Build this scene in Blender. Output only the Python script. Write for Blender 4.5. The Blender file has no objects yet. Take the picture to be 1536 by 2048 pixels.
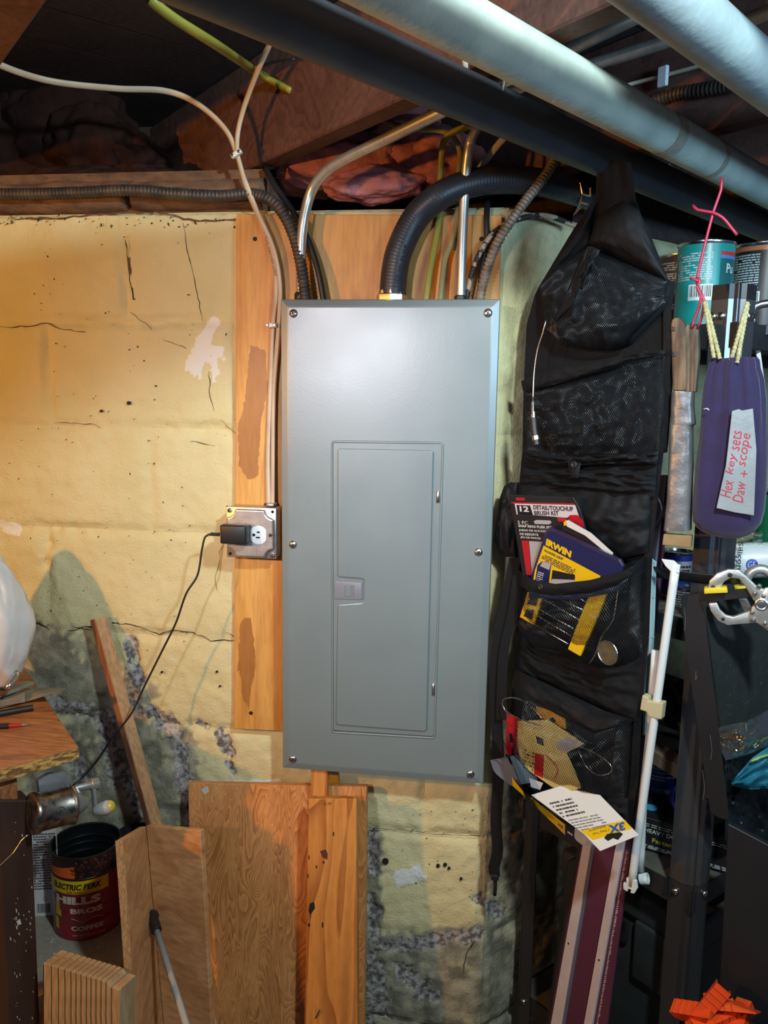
import bpy, bmesh, math, random
from mathutils import Vector, Matrix, noise
SC = bpy.context.scene
COL = SC.collection
V = Vector
PI = math.pi
# ---------------------------------------------------------------- camera
FPX = 1600.0                                   # focal length in pixels of the 1536 x 2048 frame
CAM = V((0.0, -1.5453, 1.55))
ROT = Matrix(((0.9901240, 0.0348956, -0.1357822),     # columns: right, down, forward in the room's axes
              (0.1394147, -0.1430635, 0.9798451),
              (0.0147668, -0.9890981, -0.1465156)))
cd = bpy.data.cameras.new('camera'); cam = bpy.data.objects.new('camera', cd); COL.objects.link(cam)
cd.sensor_fit = 'HORIZONTAL'; cd.sensor_width = 36.0; cd.lens = FPX / 1536 * 36; cd.clip_start = 0.02
cam.matrix_world = Matrix.Translation(CAM) @ (ROT @ Matrix.Diagonal((1, -1, -1))).to_4x4()
SC.camera = cam
# ---------------------------------------------------------------- world, lamps, exposure
SC.view_settings.view_transform = 'Standard'; SC.view_settings.look = 'None'
SC.view_settings.gamma = 1.0; SC.view_settings.exposure = 0.10; SC.view_settings.use_curve_mapping = False
wd = bpy.data.worlds.new('world'); SC.world = wd; wd.use_nodes = True
wd.node_tree.nodes['Background'].inputs[0].default_value = (0.55, 0.7, 1.0, 1)
wd.node_tree.nodes['Background'].inputs[1].default_value = 0.09
def lamp(name, loc, power, col, size, target=None, shape='DISK', sy=None, kind='AREA', spread=180):
    l = bpy.data.lights.new(name, kind); l.energy = power; l.color = col
    if kind == 'AREA':
        l.shape = shape; l.size = size; l.spread = math.radians(spread)
        if sy: l.size_y = sy
    else:
        l.shadow_soft_size = size
    o = bpy.data.objects.new(name, l); COL.objects.link(o); o.location = loc
    if target is not None:
        o.rotation_euler = (V(target) - V(loc)).to_track_quat('-Z', 'Y').to_euler()
    return o
lamp('incandescent_bulb', (-1.40, -1.42, 1.62), 50, (1.0, 0.43, 0.05), 0.03, kind='POINT')
lamp('led_ceiling_bulb', (0.35, -1.27, 2.085), 62, (0.78, 0.97, 1.0), 0.045, kind='POINT')
lamp('led_bench_lamp', (-0.66, -2.2, 1.86), 1.5, (0.95, 0.92, 1.0), 0.12, target=(-0.20, 0, 1.32), spread=42)
lamp('blue_joist_fill', (1.25, -2.0, 1.75), 4.2, (0.42, 0.72, 1.0), 0.55, target=(0.62, -0.3, 2.05), shape='RECTANGLE', sy=0.35, spread=60)  # unseen blue area light, added to tint the joists at the right
# ---------------------------------------------------------------- helpers: from a photograph point to a point in the room
def ray(px, py): return ROT @ V(((px - 768) / FPX, (py - 1024) / FPX, 1.0))
class Pl:                                       # a plane in the room; calling it gives the room point seen at a pixel
    def __init__(s, p, n):
        s.p = V(p); s.n = V(n).normalized()
        if (CAM - s.p).dot(s.n) < 0: s.n = -s.n
    def __call__(s, px, py, off=0.0):
        d = ray(px, py); return CAM + d * (((s.p - CAM).dot(s.n) + off) / d.dot(s.n))
def Yp(y): return Pl((0, y, 0), (0, -1, 0))
def Zp(z): return Pl((0, 0, z), (0, 0, 1))
def at(px, py, y=0.0): return Yp(y)(px, py)
def P3(a, b, c): return Pl(a, (V(b) - V(a)).cross(V(c) - V(a)))
U_ = V((1, 1, 0)).normalized(); V_ = V((-1, 1, 0)).normalized(); Z_ = V((0, 0, 1))
# ---------------------------------------------------------------- helpers: objects
WM = {}
def link(name, data, parent, M, mat=None):
    o = bpy.data.objects.new(name, data); COL.objects.link(o)
    if parent is not None:
        o.parent = parent; o.matrix_basis = WM[parent.name].inverted() @ M
    else:
        o.matrix_basis = M
    WM[o.name] = M.copy()
    if mat is not None and data is not None:
        data.materials.clear(); data.materials.append(mat)
    return o
def tag(o, label=None, cat=None, group=None, kind=None):
    if label: o['label'] = label
    if cat: o['category'] = cat
    if group: o['group'] = group
    if kind: o['kind'] = kind
    return o
def thing(name, loc, label, cat, group=None, M=None):
    o = link(name, None, None, M if M is not None else Matrix.Translation(V(loc)))
    o.empty_display_size = 0.02
    return tag(o, label, cat, group)
def struct(o): o['kind'] = 'structure'; return o
def mk(name, bm, mat, parent=None, smooth=False, M=None, ang=None):
    """bm is in room coordinates unless M is given; the origin goes to the base of the mesh"""
    bm.normal_update()
    if M is None:
        xs = [v.co.x for v in bm.verts]; ys = [v.co.y for v in bm.verts]; zs = [v.co.z for v in bm.verts]
        c = V(((min(xs) + max(xs)) / 2, (min(ys) + max(ys)) / 2, min(zs)))
        for v in bm.verts: v.co -= c
        M = Matrix.Translation(c)
    me = bpy.data.meshes.new(name); bm.to_mesh(me); bm.free()
    if smooth or ang:
        for p in me.polygons: p.use_smooth = True
        if ang: me.set_sharp_from_angle(angle=math.radians(ang))
    return link(name, me, parent, M, mat)
def dup(o, M, label=None, group=None, parent=None):
    """copy of a thing with its parts and their sub-parts, sharing mesh data"""
    r = o.copy(); COL.objects.link(r)
    if parent is not None: r.parent = parent; r.matrix_basis = WM[parent.name].inverted() @ M
    else: r.matrix_basis = M
    WM[r.name] = M.copy()
    if label: r['label'] = label
    if group: r['group'] = group
    for ch in list(o.children):
        c = ch.copy(); COL.objects.link(c); c.parent = r; WM[c.name] = M @ ch.matrix_basis
        for g in list(ch.children):
            d = g.copy(); COL.objects.link(d); d.parent = c
    return r
def frame(o, x, y=None, z=None):
    """matrix with origin o, x axis along x, z axis near z"""
    x = V(x).normalized(); z = V(z if z is not None else (0, 0, 1))
    y = z.cross(x).normalized(); z = x.cross(y).normalized()
    return Matrix(((x.x, y.x, z.x, o[0]), (x.y, y.y, z.y, o[1]), (x.z, y.z, z.z, o[2]), (0, 0, 0, 1)))
# ---------------------------------------------------------------- helpers: shapes (each adds to a bmesh)
def NB(): return bmesh.new()
def bev(bm, w, seg=2, ang=0.5):
    bm.normal_update()
    es = [e for e in bm.edges if len(e.link_faces) == 2 and e.calc_face_angle(0) > ang]
    if es: bmesh.ops.bevel(bm, geom=es, offset=w, segments=seg, affect='EDGES', profile=0.5, clamp_overlap=True)
    return bm
def box(bm, a, b, M=None):
    a = V(a); b = V(b)
    vs = [bm.verts.new(V((x, y, z))) for x in (a.x, b.x) for y in (a.y, b.y) for z in (a.z, b.z)]
    for f in ((0, 1, 3, 2), (4, 6, 7, 5), (0, 4, 5, 1), (2, 3, 7, 6), (0, 2, 6, 4), (1, 5, 7, 3)):
        bm.faces.new([vs[i] for i in f])
    if M is not None:
        for v in vs: v.co = M @ v.co
    bmesh.ops.recalc_face_normals(bm, faces=bm.faces[:])
    return bm
def prism(bm, front, n, t):
    """polygon of room points, thickened backwards along -n"""
    n = V(n).normalized(); k = len(front)
    f = [bm.verts.new(V(p)) for p in front]; b = [bm.verts.new(V(p) - n * t) for p in front]
    bm.faces.new(f); bm.faces.new(b[::-1])
    for i in range(k): bm.faces.new((f[i], b[i], b[(i + 1) % k], f[(i + 1) % k]))
    bmesh.ops.recalc_face_normals(bm, faces=bm.faces[:])
    return bm
def pxprism(bm, pl, pts, t, off=0.0): return prism(bm, [pl(x, y, off) for x, y in pts], pl.n, t)
def spline(pts, step=0.01):
    pts = [V(p) for p in pts]
    if len(pts) == 2:
        n = max(1, int((pts[1] - pts[0]).length / step)); return [pts[0].lerp(pts[1], i / n) for i in range(n + 1)]
    q = [pts[0] * 2 - pts[1]] + pts + [pts[-1] * 2 - pts[-2]]
    out = []
    for i in range(1, len(q) - 2):
        a, b, c, d = q[i - 1:i + 3]; n = max(2, int((c - b).length / step))
        for k in range(n):
            t = k / n
            out.append(0.5 * (2 * b + (c - a) * t + (2 * a - 5 * b + 4 * c - d) * t * t + (3 * b - a - 3 * c + d) * t ** 3))
    out.append(pts[-1]); return out
def tube(bm, pts, r, seg=10, step=0.01, cap=True, flat=1.0, smooth=True, fn=None, up=None):
    """swept tube; fn(s) scales the radius at arc length s; flat squeezes one cross axis"""
    p = spline(pts, step) if smooth else [V(q) for q in pts]
    n = len(p); T = [(p[min(i + 1, n - 1)] - p[max(i - 1, 0)]).normalized() for i in range(n)]
    u = V(up) if up is not None else V((0, 0, 1))
    if abs(u.dot(T[0])) > 0.95: u = V((0, -1, 0))
    rings = []; s = 0.0
    for i in range(n):
        if i: s += (p[i] - p[i - 1]).length
        u = (u - T[i] * u.dot(T[i])).normalized(); w = T[i].cross(u)
        k = fn(s) if fn else 1.0
        rings.append([bm.verts.new(p[i] + (u * math.cos(a) * r * flat + w * math.sin(a) * r) * k) for a in [2 * PI * j / seg for j in range(seg)]])
    for i in range(n - 1):
        for j in range(seg):
            bm.faces.new((rings[i][j], rings[i][(j + 1) % seg], rings[i + 1][(j + 1) % seg], rings[i + 1][j]))
    if cap:
        bm.faces.new(rings[0][::-1]); bm.faces.new(rings[-1])
    bmesh.ops.recalc_face_normals(bm, faces=bm.faces[:])
    return bm
def ribs(pitch, amp): return lambda s: 1 + amp * math.sin(2 * PI * s / pitch)
def lathe(bm, prof, M, seg=24, caps=True):
    """profile of (radius, height) pairs turned about the frame's z axis"""
    rings = []
    for r, h in prof:
        rings.append([bm.verts.new(M @ V((r * math.cos(2 * PI * j / seg), r * math.sin(2 * PI * j / seg), h))) for j in range(seg)])
    for i in range(len(prof) - 1):
        for j in range(seg):
            bm.faces.new((rings[i][j], rings[i][(j + 1) % seg], rings[i + 1][(j + 1) % seg], rings[i + 1][j]))
    if caps:
        bm.faces.new(rings[0][::-1]); bm.faces.new(rings[-1])
    bmesh.ops.recalc_face_normals(bm, faces=bm.faces[:])
    return bm
def axis(o, z):
    z = V(z).normalized(); q = z.to_track_quat('Z', 'Y'); return Matrix.Translation(V(o)) @ q.to_matrix().to_4x4()
def grid(bm, fn, nu, nv):
    g = [[bm.verts.new(fn(i / nu, j / nv)) for j in range(nv + 1)] for i in range(nu + 1)]
    for i in range(nu):
        for j in range(nv): bm.faces.new((g[i][j], g[i + 1][j], g[i + 1][j + 1], g[i][j + 1]))
    return g
def along(pts, t):
    """point at fraction t of a polyline of 2-D points"""
    L = [math.hypot(pts[i + 1][0] - pts[i][0], pts[i + 1][1] - pts[i][1]) for i in range(len(pts) - 1)]; d = t * sum(L)
    for i, l in enumerate(L):
        if d <= l or i == len(L) - 1:
            k = min(1, d / l) if l else 0; return (pts[i][0] + (pts[i + 1][0] - pts[i][0]) * k, pts[i][1] + (pts[i + 1][1] - pts[i][1]) * k)
        d -= l
def textmesh(s, shear=0.0, bold=0.0, space=1.0):
    c = bpy.data.curves.new('lettering', 'FONT'); c.body = s; c.shear = shear; c.offset = bold; c.space_character = space; c.resolution_u = 2
    o = bpy.data.objects.new('lettering', c); COL.objects.link(o); bpy.context.view_layer.update()
    me = bpy.data.meshes.new_from_object(o); bpy.data.objects.remove(o); bpy.data.curves.remove(c)
    bm = bmesh.new(); bm.from_mesh(me); bpy.data.meshes.remove(me); return bm
def fit(bm):
    """shift lettering to the origin; returns its width and height"""
    xs = [v.co.x for v in bm.verts]; ys = [v.co.y for v in bm.verts]
    for v in bm.verts: v.co.x -= min(xs); v.co.y -= min(ys)
    return max(xs) - min(xs), max(ys) - min(ys)
def ptext(name, rows, mat, parent, pl, off=0.0004):
    """lines of lettering in one mesh on plane pl: rows of (string, left px, right px, cap height px, [shear, bold])"""
    tot = NB()
    for r in rows:
        s, a, b, h = r[:4]; k = r[4] if len(r) > 4 else {}
        bm = textmesh(s, **k); w, hh = fit(bm)
        A = pl(a[0], a[1], off); B = pl(b[0], b[1], off); ex = (B - A)
        perp = pl.n.cross(ex).normalized()
        sc = (pl(a[0], a[1] - h, off) - A).length
        for v in bm.verts: v.co = A + ex * (v.co.x / w) + perp * (v.co.y / hh * sc)
        me = bpy.data.meshes.new('t'); bm.to_mesh(me); bm.free(); tot.from_mesh(me); bpy.data.meshes.remove(me)
    return mk(name, tot, mat, parent)
def wraptext(name, rows, mat, parent, M, R):
    """lettering wrapped round a can: rows of (string, angle0, angle1, z, height, opts) in the can's frame M"""
    for r in rows:
        s, a0, a1, z, h = r[:5]; k = r[5] if len(r) > 5 else {}
        bm = textmesh(s, **k); w, hh = fit(bm)
        bmesh.ops.subdivide_edges(bm, edges=[e for e in bm.edges if e.calc_length() > 0.3], cuts=2)
        for v in bm.verts:
            a = a0 + (a1 - a0) * v.co.x / w
            v.co = M @ V((R * math.cos(a), R * math.sin(a), z + v.co.y / hh * h))
        mk(name, bm, mat, parent)
def greek(bm, pl, x0, y0, dx, dy, n, off=0.0005, seed=1, fill=0.7, lead=1.0):
    """rows of small print: each row a run of short dashes, corner (x0,y0), row vector dx, line vector dy"""
    rn = random.Random(seed)
    for i in range(n):
        t = 0.0
        while t < 1:
            w = rn.uniform(0.04, 0.16)
            if rn.random() < fill:
                e = min(1, t + w * 0.8)
                c = [(x0 + dx[0] * q + dy[0] * (i + k * 0.45) * lead, y0 + dx[1] * q + dy[1] * (i + k * 0.45) * lead) for q, k in ((t, 0), (e, 0), (e, 1), (t, 1))]
                bm.faces.new([bm.verts.new(pl(x, y, off)) for x, y in c])
            t += w
def barcode(bm, fn, n=26, seed=3):
    """fn(u, v) gives the room point; vertical bars"""
    rn = random.Random(seed); t = 0.0
    while t < 1:
        w = rn.choice((0.015, 0.015, 0.03, 0.045))
        bm.faces.new([bm.verts.new(fn(min(q, 1), k)) for q, k in ((t, 0), (t + w, 0), (t + w, 1), (t, 1))]); t += w + rn.choice((0.015, 0.02, 0.035))
# ---------------------------------------------------------------- materials
MAT = {}
def mat(name, c, c2=None, rough=0.6, metal=0.0, scale=30.0, stretch=(1, 1, 1), bump=0.0, bscale=None, contrast=(0.35, 0.65), detail=4.0, spec=0.5, dist=0.0, trans=0.0, alpha=1.0, coat=0.0, sheen=0.0, emit=None, sub=0.0, rough2=None):
    m = bpy.data.materials.new(name); m.use_nodes = True; nt = m.node_tree; b = nt.nodes['Principled BSDF']; N = nt.nodes.new; L = nt.links.new
    I = b.inputs
    I['Base Color'].default_value = (*c, 1); I['Roughness'].default_value = rough; I['Metallic'].default_value = metal
    I['Specular IOR Level'].default_value = spec; I['Transmission Weight'].default_value = trans; I['Alpha'].default_value = alpha
    I['Coat Weight'].default_value = coat; I['Sheen Weight'].default_value = sheen
    if sub: I['Subsurface Weight'].default_value = sub; I['Subsurface Scale'].default_value = 0.01
    if c2 is not None or bump or rough2 is not None:
        tc = N('ShaderNodeTexCoord'); mp = N('ShaderNodeMapping'); L(tc.outputs['Object'], mp.inputs[0]); mp.inputs['Scale'].default_value = stretch
        nz = N('ShaderNodeTexNoise'); nz.inputs['Scale'].default_value = scale; nz.inputs['Detail'].default_value = detail; nz.inputs['Distortion'].default_value = dist
        L(mp.outputs[0], nz.inputs['Vector'])
        if c2 is not None:
            r = N('ShaderNodeValToRGB'); r.color_ramp.elements[0].position = contrast[0]; r.color_ramp.elements[1].position = contrast[1]
            r.color_ramp.elements[0].color = (*c, 1); r.color_ramp.elements[1].color = (*c2, 1)
            L(nz.outputs['Fac'], r.inputs[0]); L(r.outputs[0], I['Base Color'])
        if rough2 is not None:
            mr = N('ShaderNodeMapRange'); mr.inputs['From Min'].default_value = 0.35; mr.inputs['From Max'].default_value = 0.65
            mr.inputs['To Min'].default_value = rough; mr.inputs['To Max'].default_value = rough2; L(nz.outputs['Fac'], mr.inputs[0]); L(mr.outputs[0], I['Roughness'])
        if bump:
            n2 = N('ShaderNodeTexNoise'); n2.inputs['Scale'].default_value = bscale or scale * 4; n2.inputs['Detail'].default_value = 5; L(mp.outputs[0], n2.inputs['Vector'])
            bp = N('ShaderNodeBump'); bp.inputs['Strength'].default_value = bump; bp.inputs['Distance'].default_value = 0.004
            L(n2.outputs['Fac'], bp.inputs['Height']); L(bp.outputs[0], I['Normal'])
    MAT[name] = m; return m
def wood(name, c1, c2, c3, scale=6.0, stretch=(6, 6, 0.8), rough=0.6, fine=0.5, dist=2.5, bump=0.15, rings=0.0):
    """cathedral grain: contour lines of a stretched noise, with fine fibres on top"""
    m = bpy.data.materials.new(name); m.use_nodes = True; nt = m.node_tree; b = nt.nodes['Principled BSDF']; N = nt.nodes.new; L = nt.links.new
    b.inputs['Roughness'].default_value = rough
    tc = N('ShaderNodeTexCoord'); mp = N('ShaderNodeMapping'); mp.inputs['Scale'].default_value = stretch; L(tc.outputs['Object'], mp.inputs[0])
    n1 = N('ShaderNodeTexNoise'); n1.inputs['Scale'].default_value = scale * 0.35; n1.inputs['Detail'].default_value = 2; n1.inputs['Distortion'].default_value = dist * 0.2; L(mp.outputs[0], n1.inputs['Vector'])
    mu = N('ShaderNodeMath'); mu.operation = 'MULTIPLY'; mu.inputs[1].default_value = 14 + rings; L(n1.outputs['Fac'], mu.inputs[0])
    fr = N('ShaderNodeMath'); fr.operation = 'FRACT'; L(mu.outputs[0], fr.inputs[0])
    r1 = N('ShaderNodeValToRGB'); e = r1.color_ramp.elements; e[0].color = (*c1, 1); e[1].color = (*c2, 1); e[0].position = 0.15; e[1].position = 0.92
    x = r1.color_ramp.elements.new(0.98); x.color = (*c1, 1); L(fr.outputs[0], r1.inputs[0])
    n2 = N('ShaderNodeTexNoise'); n2.inputs['Scale'].default_value = scale * 7; n2.inputs['Detail'].default_value = 4; L(mp.outputs[0], n2.inputs['Vector'])
    n3 = N('ShaderNodeTexNoise'); n3.inputs['Scale'].default_value = scale * 0.5; n3.inputs['Detail'].default_value = 3; L(mp.outputs[0], n3.inputs['Vector'])
    r3 = N('ShaderNodeValToRGB'); r3.color_ramp.elements[0].position = 0.42; r3.color_ramp.elements[1].position = 0.62; L(n3.outputs['Fac'], r3.inputs[0])
    mx = N('ShaderNodeMix'); mx.data_type = 'RGBA'; mx.inputs['B'].default_value = (*c3, 1); L(r3.outputs[0], mx.inputs['Factor']); L(r1.outputs[0], mx.inputs['A'])
    mm = N('ShaderNodeMath'); mm.operation = 'MULTIPLY'; mm.inputs[1].default_value = 0.5; L(r3.outputs[0], mm.inputs[0]); L(mm.outputs[0], mx.inputs['Factor'])
    m2 = N('ShaderNodeMix'); m2.data_type = 'RGBA'; m2.blend_type = 'MULTIPLY'; m2.inputs['Factor'].default_value = fine
    r2 = N('ShaderNodeValToRGB'); r2.color_ramp.elements[0].position = 0.3; r2.color_ramp.elements[1].position = 0.6; r2.color_ramp.elements[0].color = (0.45, 0.4, 0.36, 1); L(n2.outputs['Fac'], r2.inputs[0])
    L(mx.outputs['Result'], m2.inputs['A']); L(r2.outputs[0], m2.inputs['B']); L(m2.outputs['Result'], b.inputs['Base Color'])
    bp = N('ShaderNodeBump'); bp.inputs['Strength'].default_value = bump; bp.inputs['Distance'].default_value = 0.002; L(n2.outputs['Fac'], bp.inputs['Height']); L(bp.outputs[0], b.inputs['Normal'])
    MAT[name] = m; return m
# plain finishes
mat('panel_grey', (0.170, 0.210, 0.217), (0.182, 0.222, 0.229), rough=0.32, scale=9, bump=0.03, bscale=300, rough2=0.36, spec=1.0)
mat('panel_box_grey', (0.16, 0.17, 0.18), rough=0.5)
mat('latch_grey', (0.20, 0.21, 0.25), rough=0.45)
mat('zinc', (0.62, 0.61, 0.60), rough=0.28, metal=1.0)
mat('galvanized', (0.62, 0.58, 0.55), (0.46, 0.44, 0.43), rough=0.36, metal=0.85, scale=60, bump=0.04)
mat('emt_steel', (0.70, 0.68, 0.62), (0.56, 0.54, 0.49), rough=0.36, metal=0.8, scale=70, stretch=(1, 1, .3))
mat('dark_metal', (0.05, 0.05, 0.055), rough=0.4, metal=0.6)
mat('black_plastic', (0.012, 0.012, 0.014), rough=0.42)
mat('black_satin', (0.010, 0.0105, 0.0125), (0.015, 0.016, 0.018), rough=0.5, scale=8)
mat('black_hole', (0.004, 0.004, 0.004), rough=0.9)
mat('conduit_black', (0.022, 0.025, 0.032), (0.035, 0.038, 0.045), rough=0.42, scale=25)
mat('white_nylon', (0.78, 0.75, 0.70), rough=0.4)
mat('white_plastic', (0.80, 0.82, 0.82), rough=0.35)
mat('cable_white', (0.62, 0.52, 0.40), (0.50, 0.40, 0.29), rough=0.45, scale=14)
mat('cable_grey', (0.42, 0.40, 0.36), (0.32, 0.30, 0.27), rough=0.5, scale=14)
mat('cable_yellow', (0.30, 0.29, 0.045), (0.23, 0.22, 0.04), rough=0.45, scale=14)
mat('cable_olive', (0.32, 0.28, 0.10), (0.22, 0.20, 0.09), rough=0.5, scale=14)
mat('cable_black', (0.012, 0.012, 0.014), rough=0.45)
mat('armor_tan', (0.34, 0.27, 0.20), (0.16, 0.12, 0.09), rough=0.55, metal=0.35, scale=55)
mat('armor_dark', (0.045, 0.04, 0.04), (0.10, 0.08, 0.06), rough=0.5, metal=0.4, scale=45)
mat('armor_mixed', (0.03, 0.028, 0.028), (0.50, 0.38, 0.26), rough=0.55, metal=0.2, scale=50, contrast=(0.5, 0.56))
mat('pipe_mint', (0.58, 0.68, 0.60), (0.42, 0.51, 0.46), rough=0.38, scale=14, bump=0.25, bscale=90)
mat('pipe_pale', (0.30, 0.37, 0.38), (0.23, 0.28, 0.30), rough=0.42, scale=14, bump=0.2, bscale=90)
mat('pipe_dark', (0.030, 0.034, 0.042), (0.045, 0.048, 0.055), rough=0.5, scale=12, bump=0.1)
mat('pipe_dust', (0.46, 0.42, 0.30), (0.30, 0.30, 0.25), rough=0.8, scale=60)
mat('copper', (0.66, 0.42, 0.28), (0.54, 0.33, 0.22), rough=0.36, metal=0.75, scale=30)
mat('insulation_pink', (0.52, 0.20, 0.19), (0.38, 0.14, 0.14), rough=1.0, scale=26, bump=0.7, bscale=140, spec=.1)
mat('insulation_shaded', (0.032, 0.014, 0.012), (0.020, 0.010, 0.009), rough=1.0, scale=22, bump=0.4, bscale=110, spec=.1)  # near-black base colour holds the shade of the joist bay
mat('sill_old', (0.20, 0.105, 0.055), (0.09, 0.05, 0.032), rough=0.9, scale=22, stretch=(1, 1, 2.5), bump=0.7, bscale=120)
mat('fiberboard_grey', (0.30, 0.27, 0.21), (0.24, 0.215, 0.17), rough=0.85, scale=120, bump=0.2)
mat('floor_concrete', (0.20, 0.19, 0.17), (0.14, 0.13, 0.12), rough=0.9, scale=10, bump=0.3)
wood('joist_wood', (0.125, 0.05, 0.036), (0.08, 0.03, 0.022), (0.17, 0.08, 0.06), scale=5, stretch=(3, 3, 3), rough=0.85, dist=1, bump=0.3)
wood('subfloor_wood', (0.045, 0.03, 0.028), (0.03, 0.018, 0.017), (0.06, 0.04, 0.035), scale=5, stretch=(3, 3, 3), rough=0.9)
wood('backing_ply', (0.68, 0.31, 0.060), (0.50, 0.19, 0.03), (0.80, 0.47, 0.14), scale=5.0, stretch=(5, 5, 0.55), rough=0.5, fine=0.35, dist=0.6, bump=0.05, rings=-8)
wood('fir_ply', (0.72, 0.31, 0.095), (0.40, 0.145, 0.04), (0.84, 0.39, 0.13), scale=6.5, stretch=(7, 7, 1.0), rough=0.6, fine=0.35, dist=4.0, rings=12)
wood('pine_orange', (0.68, 0.27, 0.055), (0.36, 0.11, 0.02), (0.74, 0.34, 0.09), scale=5, stretch=(5, 5, 0.55), rough=0.5, fine=0.25, dist=2.0)
wood('trough_ply', (0.62, 0.31, 0.13), (0.48, 0.21, 0.08), (0.72, 0.39, 0.17), scale=4.5, stretch=(1.2, 1.2, 4), rough=0.7, fine=0.5, dist=1.5, rings=-6)
wood('stick_red', (0.34, 0.14, 0.06), (0.23, 0.08, 0.035), (0.40, 0.19, 0.09), scale=5, stretch=(6, 6, 0.5), rough=0.6)
wood('pale_wood', (0.52, 0.31, 0.16), (0.42, 0.23, 0.11), (0.58, 0.37, 0.20), scale=5, stretch=(6, 6, 0.5), rough=0.6)
wood('kerf_wood', (0.44, 0.29, 0.15), (0.32, 0.19, 0.09), (0.52, 0.36, 0.20), scale=6, stretch=(6, 6, 0.7), rough=0.7)
wood('bench_top', (0.42, 0.165, 0.055), (0.24, 0.08, 0.03), (0.50, 0.22, 0.08), scale=5, stretch=(0.9, 6, 6), rough=0.35, fine=0.7, bump=0.1)
mat('osb_edge', (0.62, 0.38, 0.10), (0.16, 0.085, 0.03), rough=0.85, scale=60, stretch=(1, 1, 2.5), contrast=(0.42, 0.58), bump=0.5)
mat('ply_edge', (0.42, 0.27, 0.13), (0.22, 0.13, 0.06), rough=0.85, scale=200, stretch=(3, 3, .05), bump=0.2)
mat('leg_brown', (0.035, 0.015, 0.011), (0.055, 0.026, 0.018), rough=0.45, scale=30, stretch=(1, 1, .2))
mat('white_scuff', (0.55, 0.52, 0.48), rough=0.9)
mat('black_dot', (0.008, 0.007, 0.006), rough=0.7)
mat('stain_brown', (0.10, 0.03, 0.015), rough=0.8)
# the wall's thick paint; vertex colours carry only where the paint has flaked, the white patch and the cracks
def wallmat(name):
    m = bpy.data.materials.new(name); m.use_nodes = True; nt = m.node_tree; b = nt.nodes['Principled BSDF']; N = nt.nodes.new; L = nt.links.new
    b.inputs['Roughness'].default_value = 0.72; b.inputs['Specular IOR Level'].default_value = 0.25
    tc = N('ShaderNodeTexCoord'); at_ = N('ShaderNodeAttribute'); at_.attribute_name = 'wear'; sp = N('ShaderNodeSeparateColor'); L(at_.outputs['Color'], sp.inputs[0])
    def nz(s, d=5):
        n = N('ShaderNodeTexNoise'); n.inputs['Scale'].default_value = s; n.inputs['Detail'].default_value = d; geo = N('ShaderNodeNewGeometry'); L(geo.outputs['Position'], n.inputs['Vector']); return n.outputs['Fac']
    def ramp(i, a, b_, c1, c2):
        r = N('ShaderNodeValToRGB'); r.color_ramp.elements[0].position = a; r.color_ramp.elements[1].position = b_; r.color_ramp.elements[0].color = (*c1, 1); r.color_ramp.elements[1].color = (*c2, 1); L(i, r.inputs[0]); return r.outputs[0]
    def mix(f, a, c):
        x = N('ShaderNodeMix'); x.data_type = 'RGBA'; L(f, x.inputs['Factor']); L(a, x.inputs['A'])
        if isinstance(c, tuple): x.inputs['B'].default_value = (*c, 1)
        else: L(c, x.inputs['B'])
        return x.outputs['Result']
    paint = ramp(nz(9), 0.3, 0.7, (0.635, 0.575, 0.31), (0.695, 0.635, 0.37))
    bare = ramp(nz(95, 10), 0.40, 0.60, (0.13, 0.125, 0.115), (0.48, 0.46, 0.44))
    def edge(sock, s, k=1.3, a=.38, b_=.62):
        m1 = N('ShaderNodeMath'); m1.operation = 'MULTIPLY_ADD'; L(nz(s, 8), m1.inputs[0]); m1.inputs[1].default_value = k; L(sock, m1.inputs[2])
        r = N('ShaderNodeMapRange'); r.inputs['From Min'].default_value = a + k * .5; r.inputs['From Max'].default_value = b_ + k * .5; L(m1.outputs[0], r.inputs[0]); return r.outputs[0]
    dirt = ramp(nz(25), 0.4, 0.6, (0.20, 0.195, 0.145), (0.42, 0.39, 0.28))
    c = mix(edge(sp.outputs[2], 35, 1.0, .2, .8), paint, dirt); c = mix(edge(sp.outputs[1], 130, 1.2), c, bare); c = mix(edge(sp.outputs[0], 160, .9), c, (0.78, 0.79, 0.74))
    c = mix(at_.outputs['Alpha'], (0.05, 0.035, 0.02, ) and ramp(nz(40), 0.3, 0.7, (0.05, 0.035, 0.022), (0.09, 0.065, 0.04)), c)
    L(c, b.inputs['Base Color'])
    add = N('ShaderNodeMath'); add.operation = 'MULTIPLY_ADD'; L(nz(38, 9), add.inputs[0]); add.inputs[1].default_value = 2.2; L(nz(200, 3), add.inputs[2])
    bp = N('ShaderNodeBump'); bp.inputs['Strength'].default_value = 0.42; bp.inputs['Distance'].default_value = 0.0040; L(add.outputs[0], bp.inputs['Height']); L(bp.outputs[0], b.inputs['Normal'])
    MAT[name] = m
wallmat('wall_paint')
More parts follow.
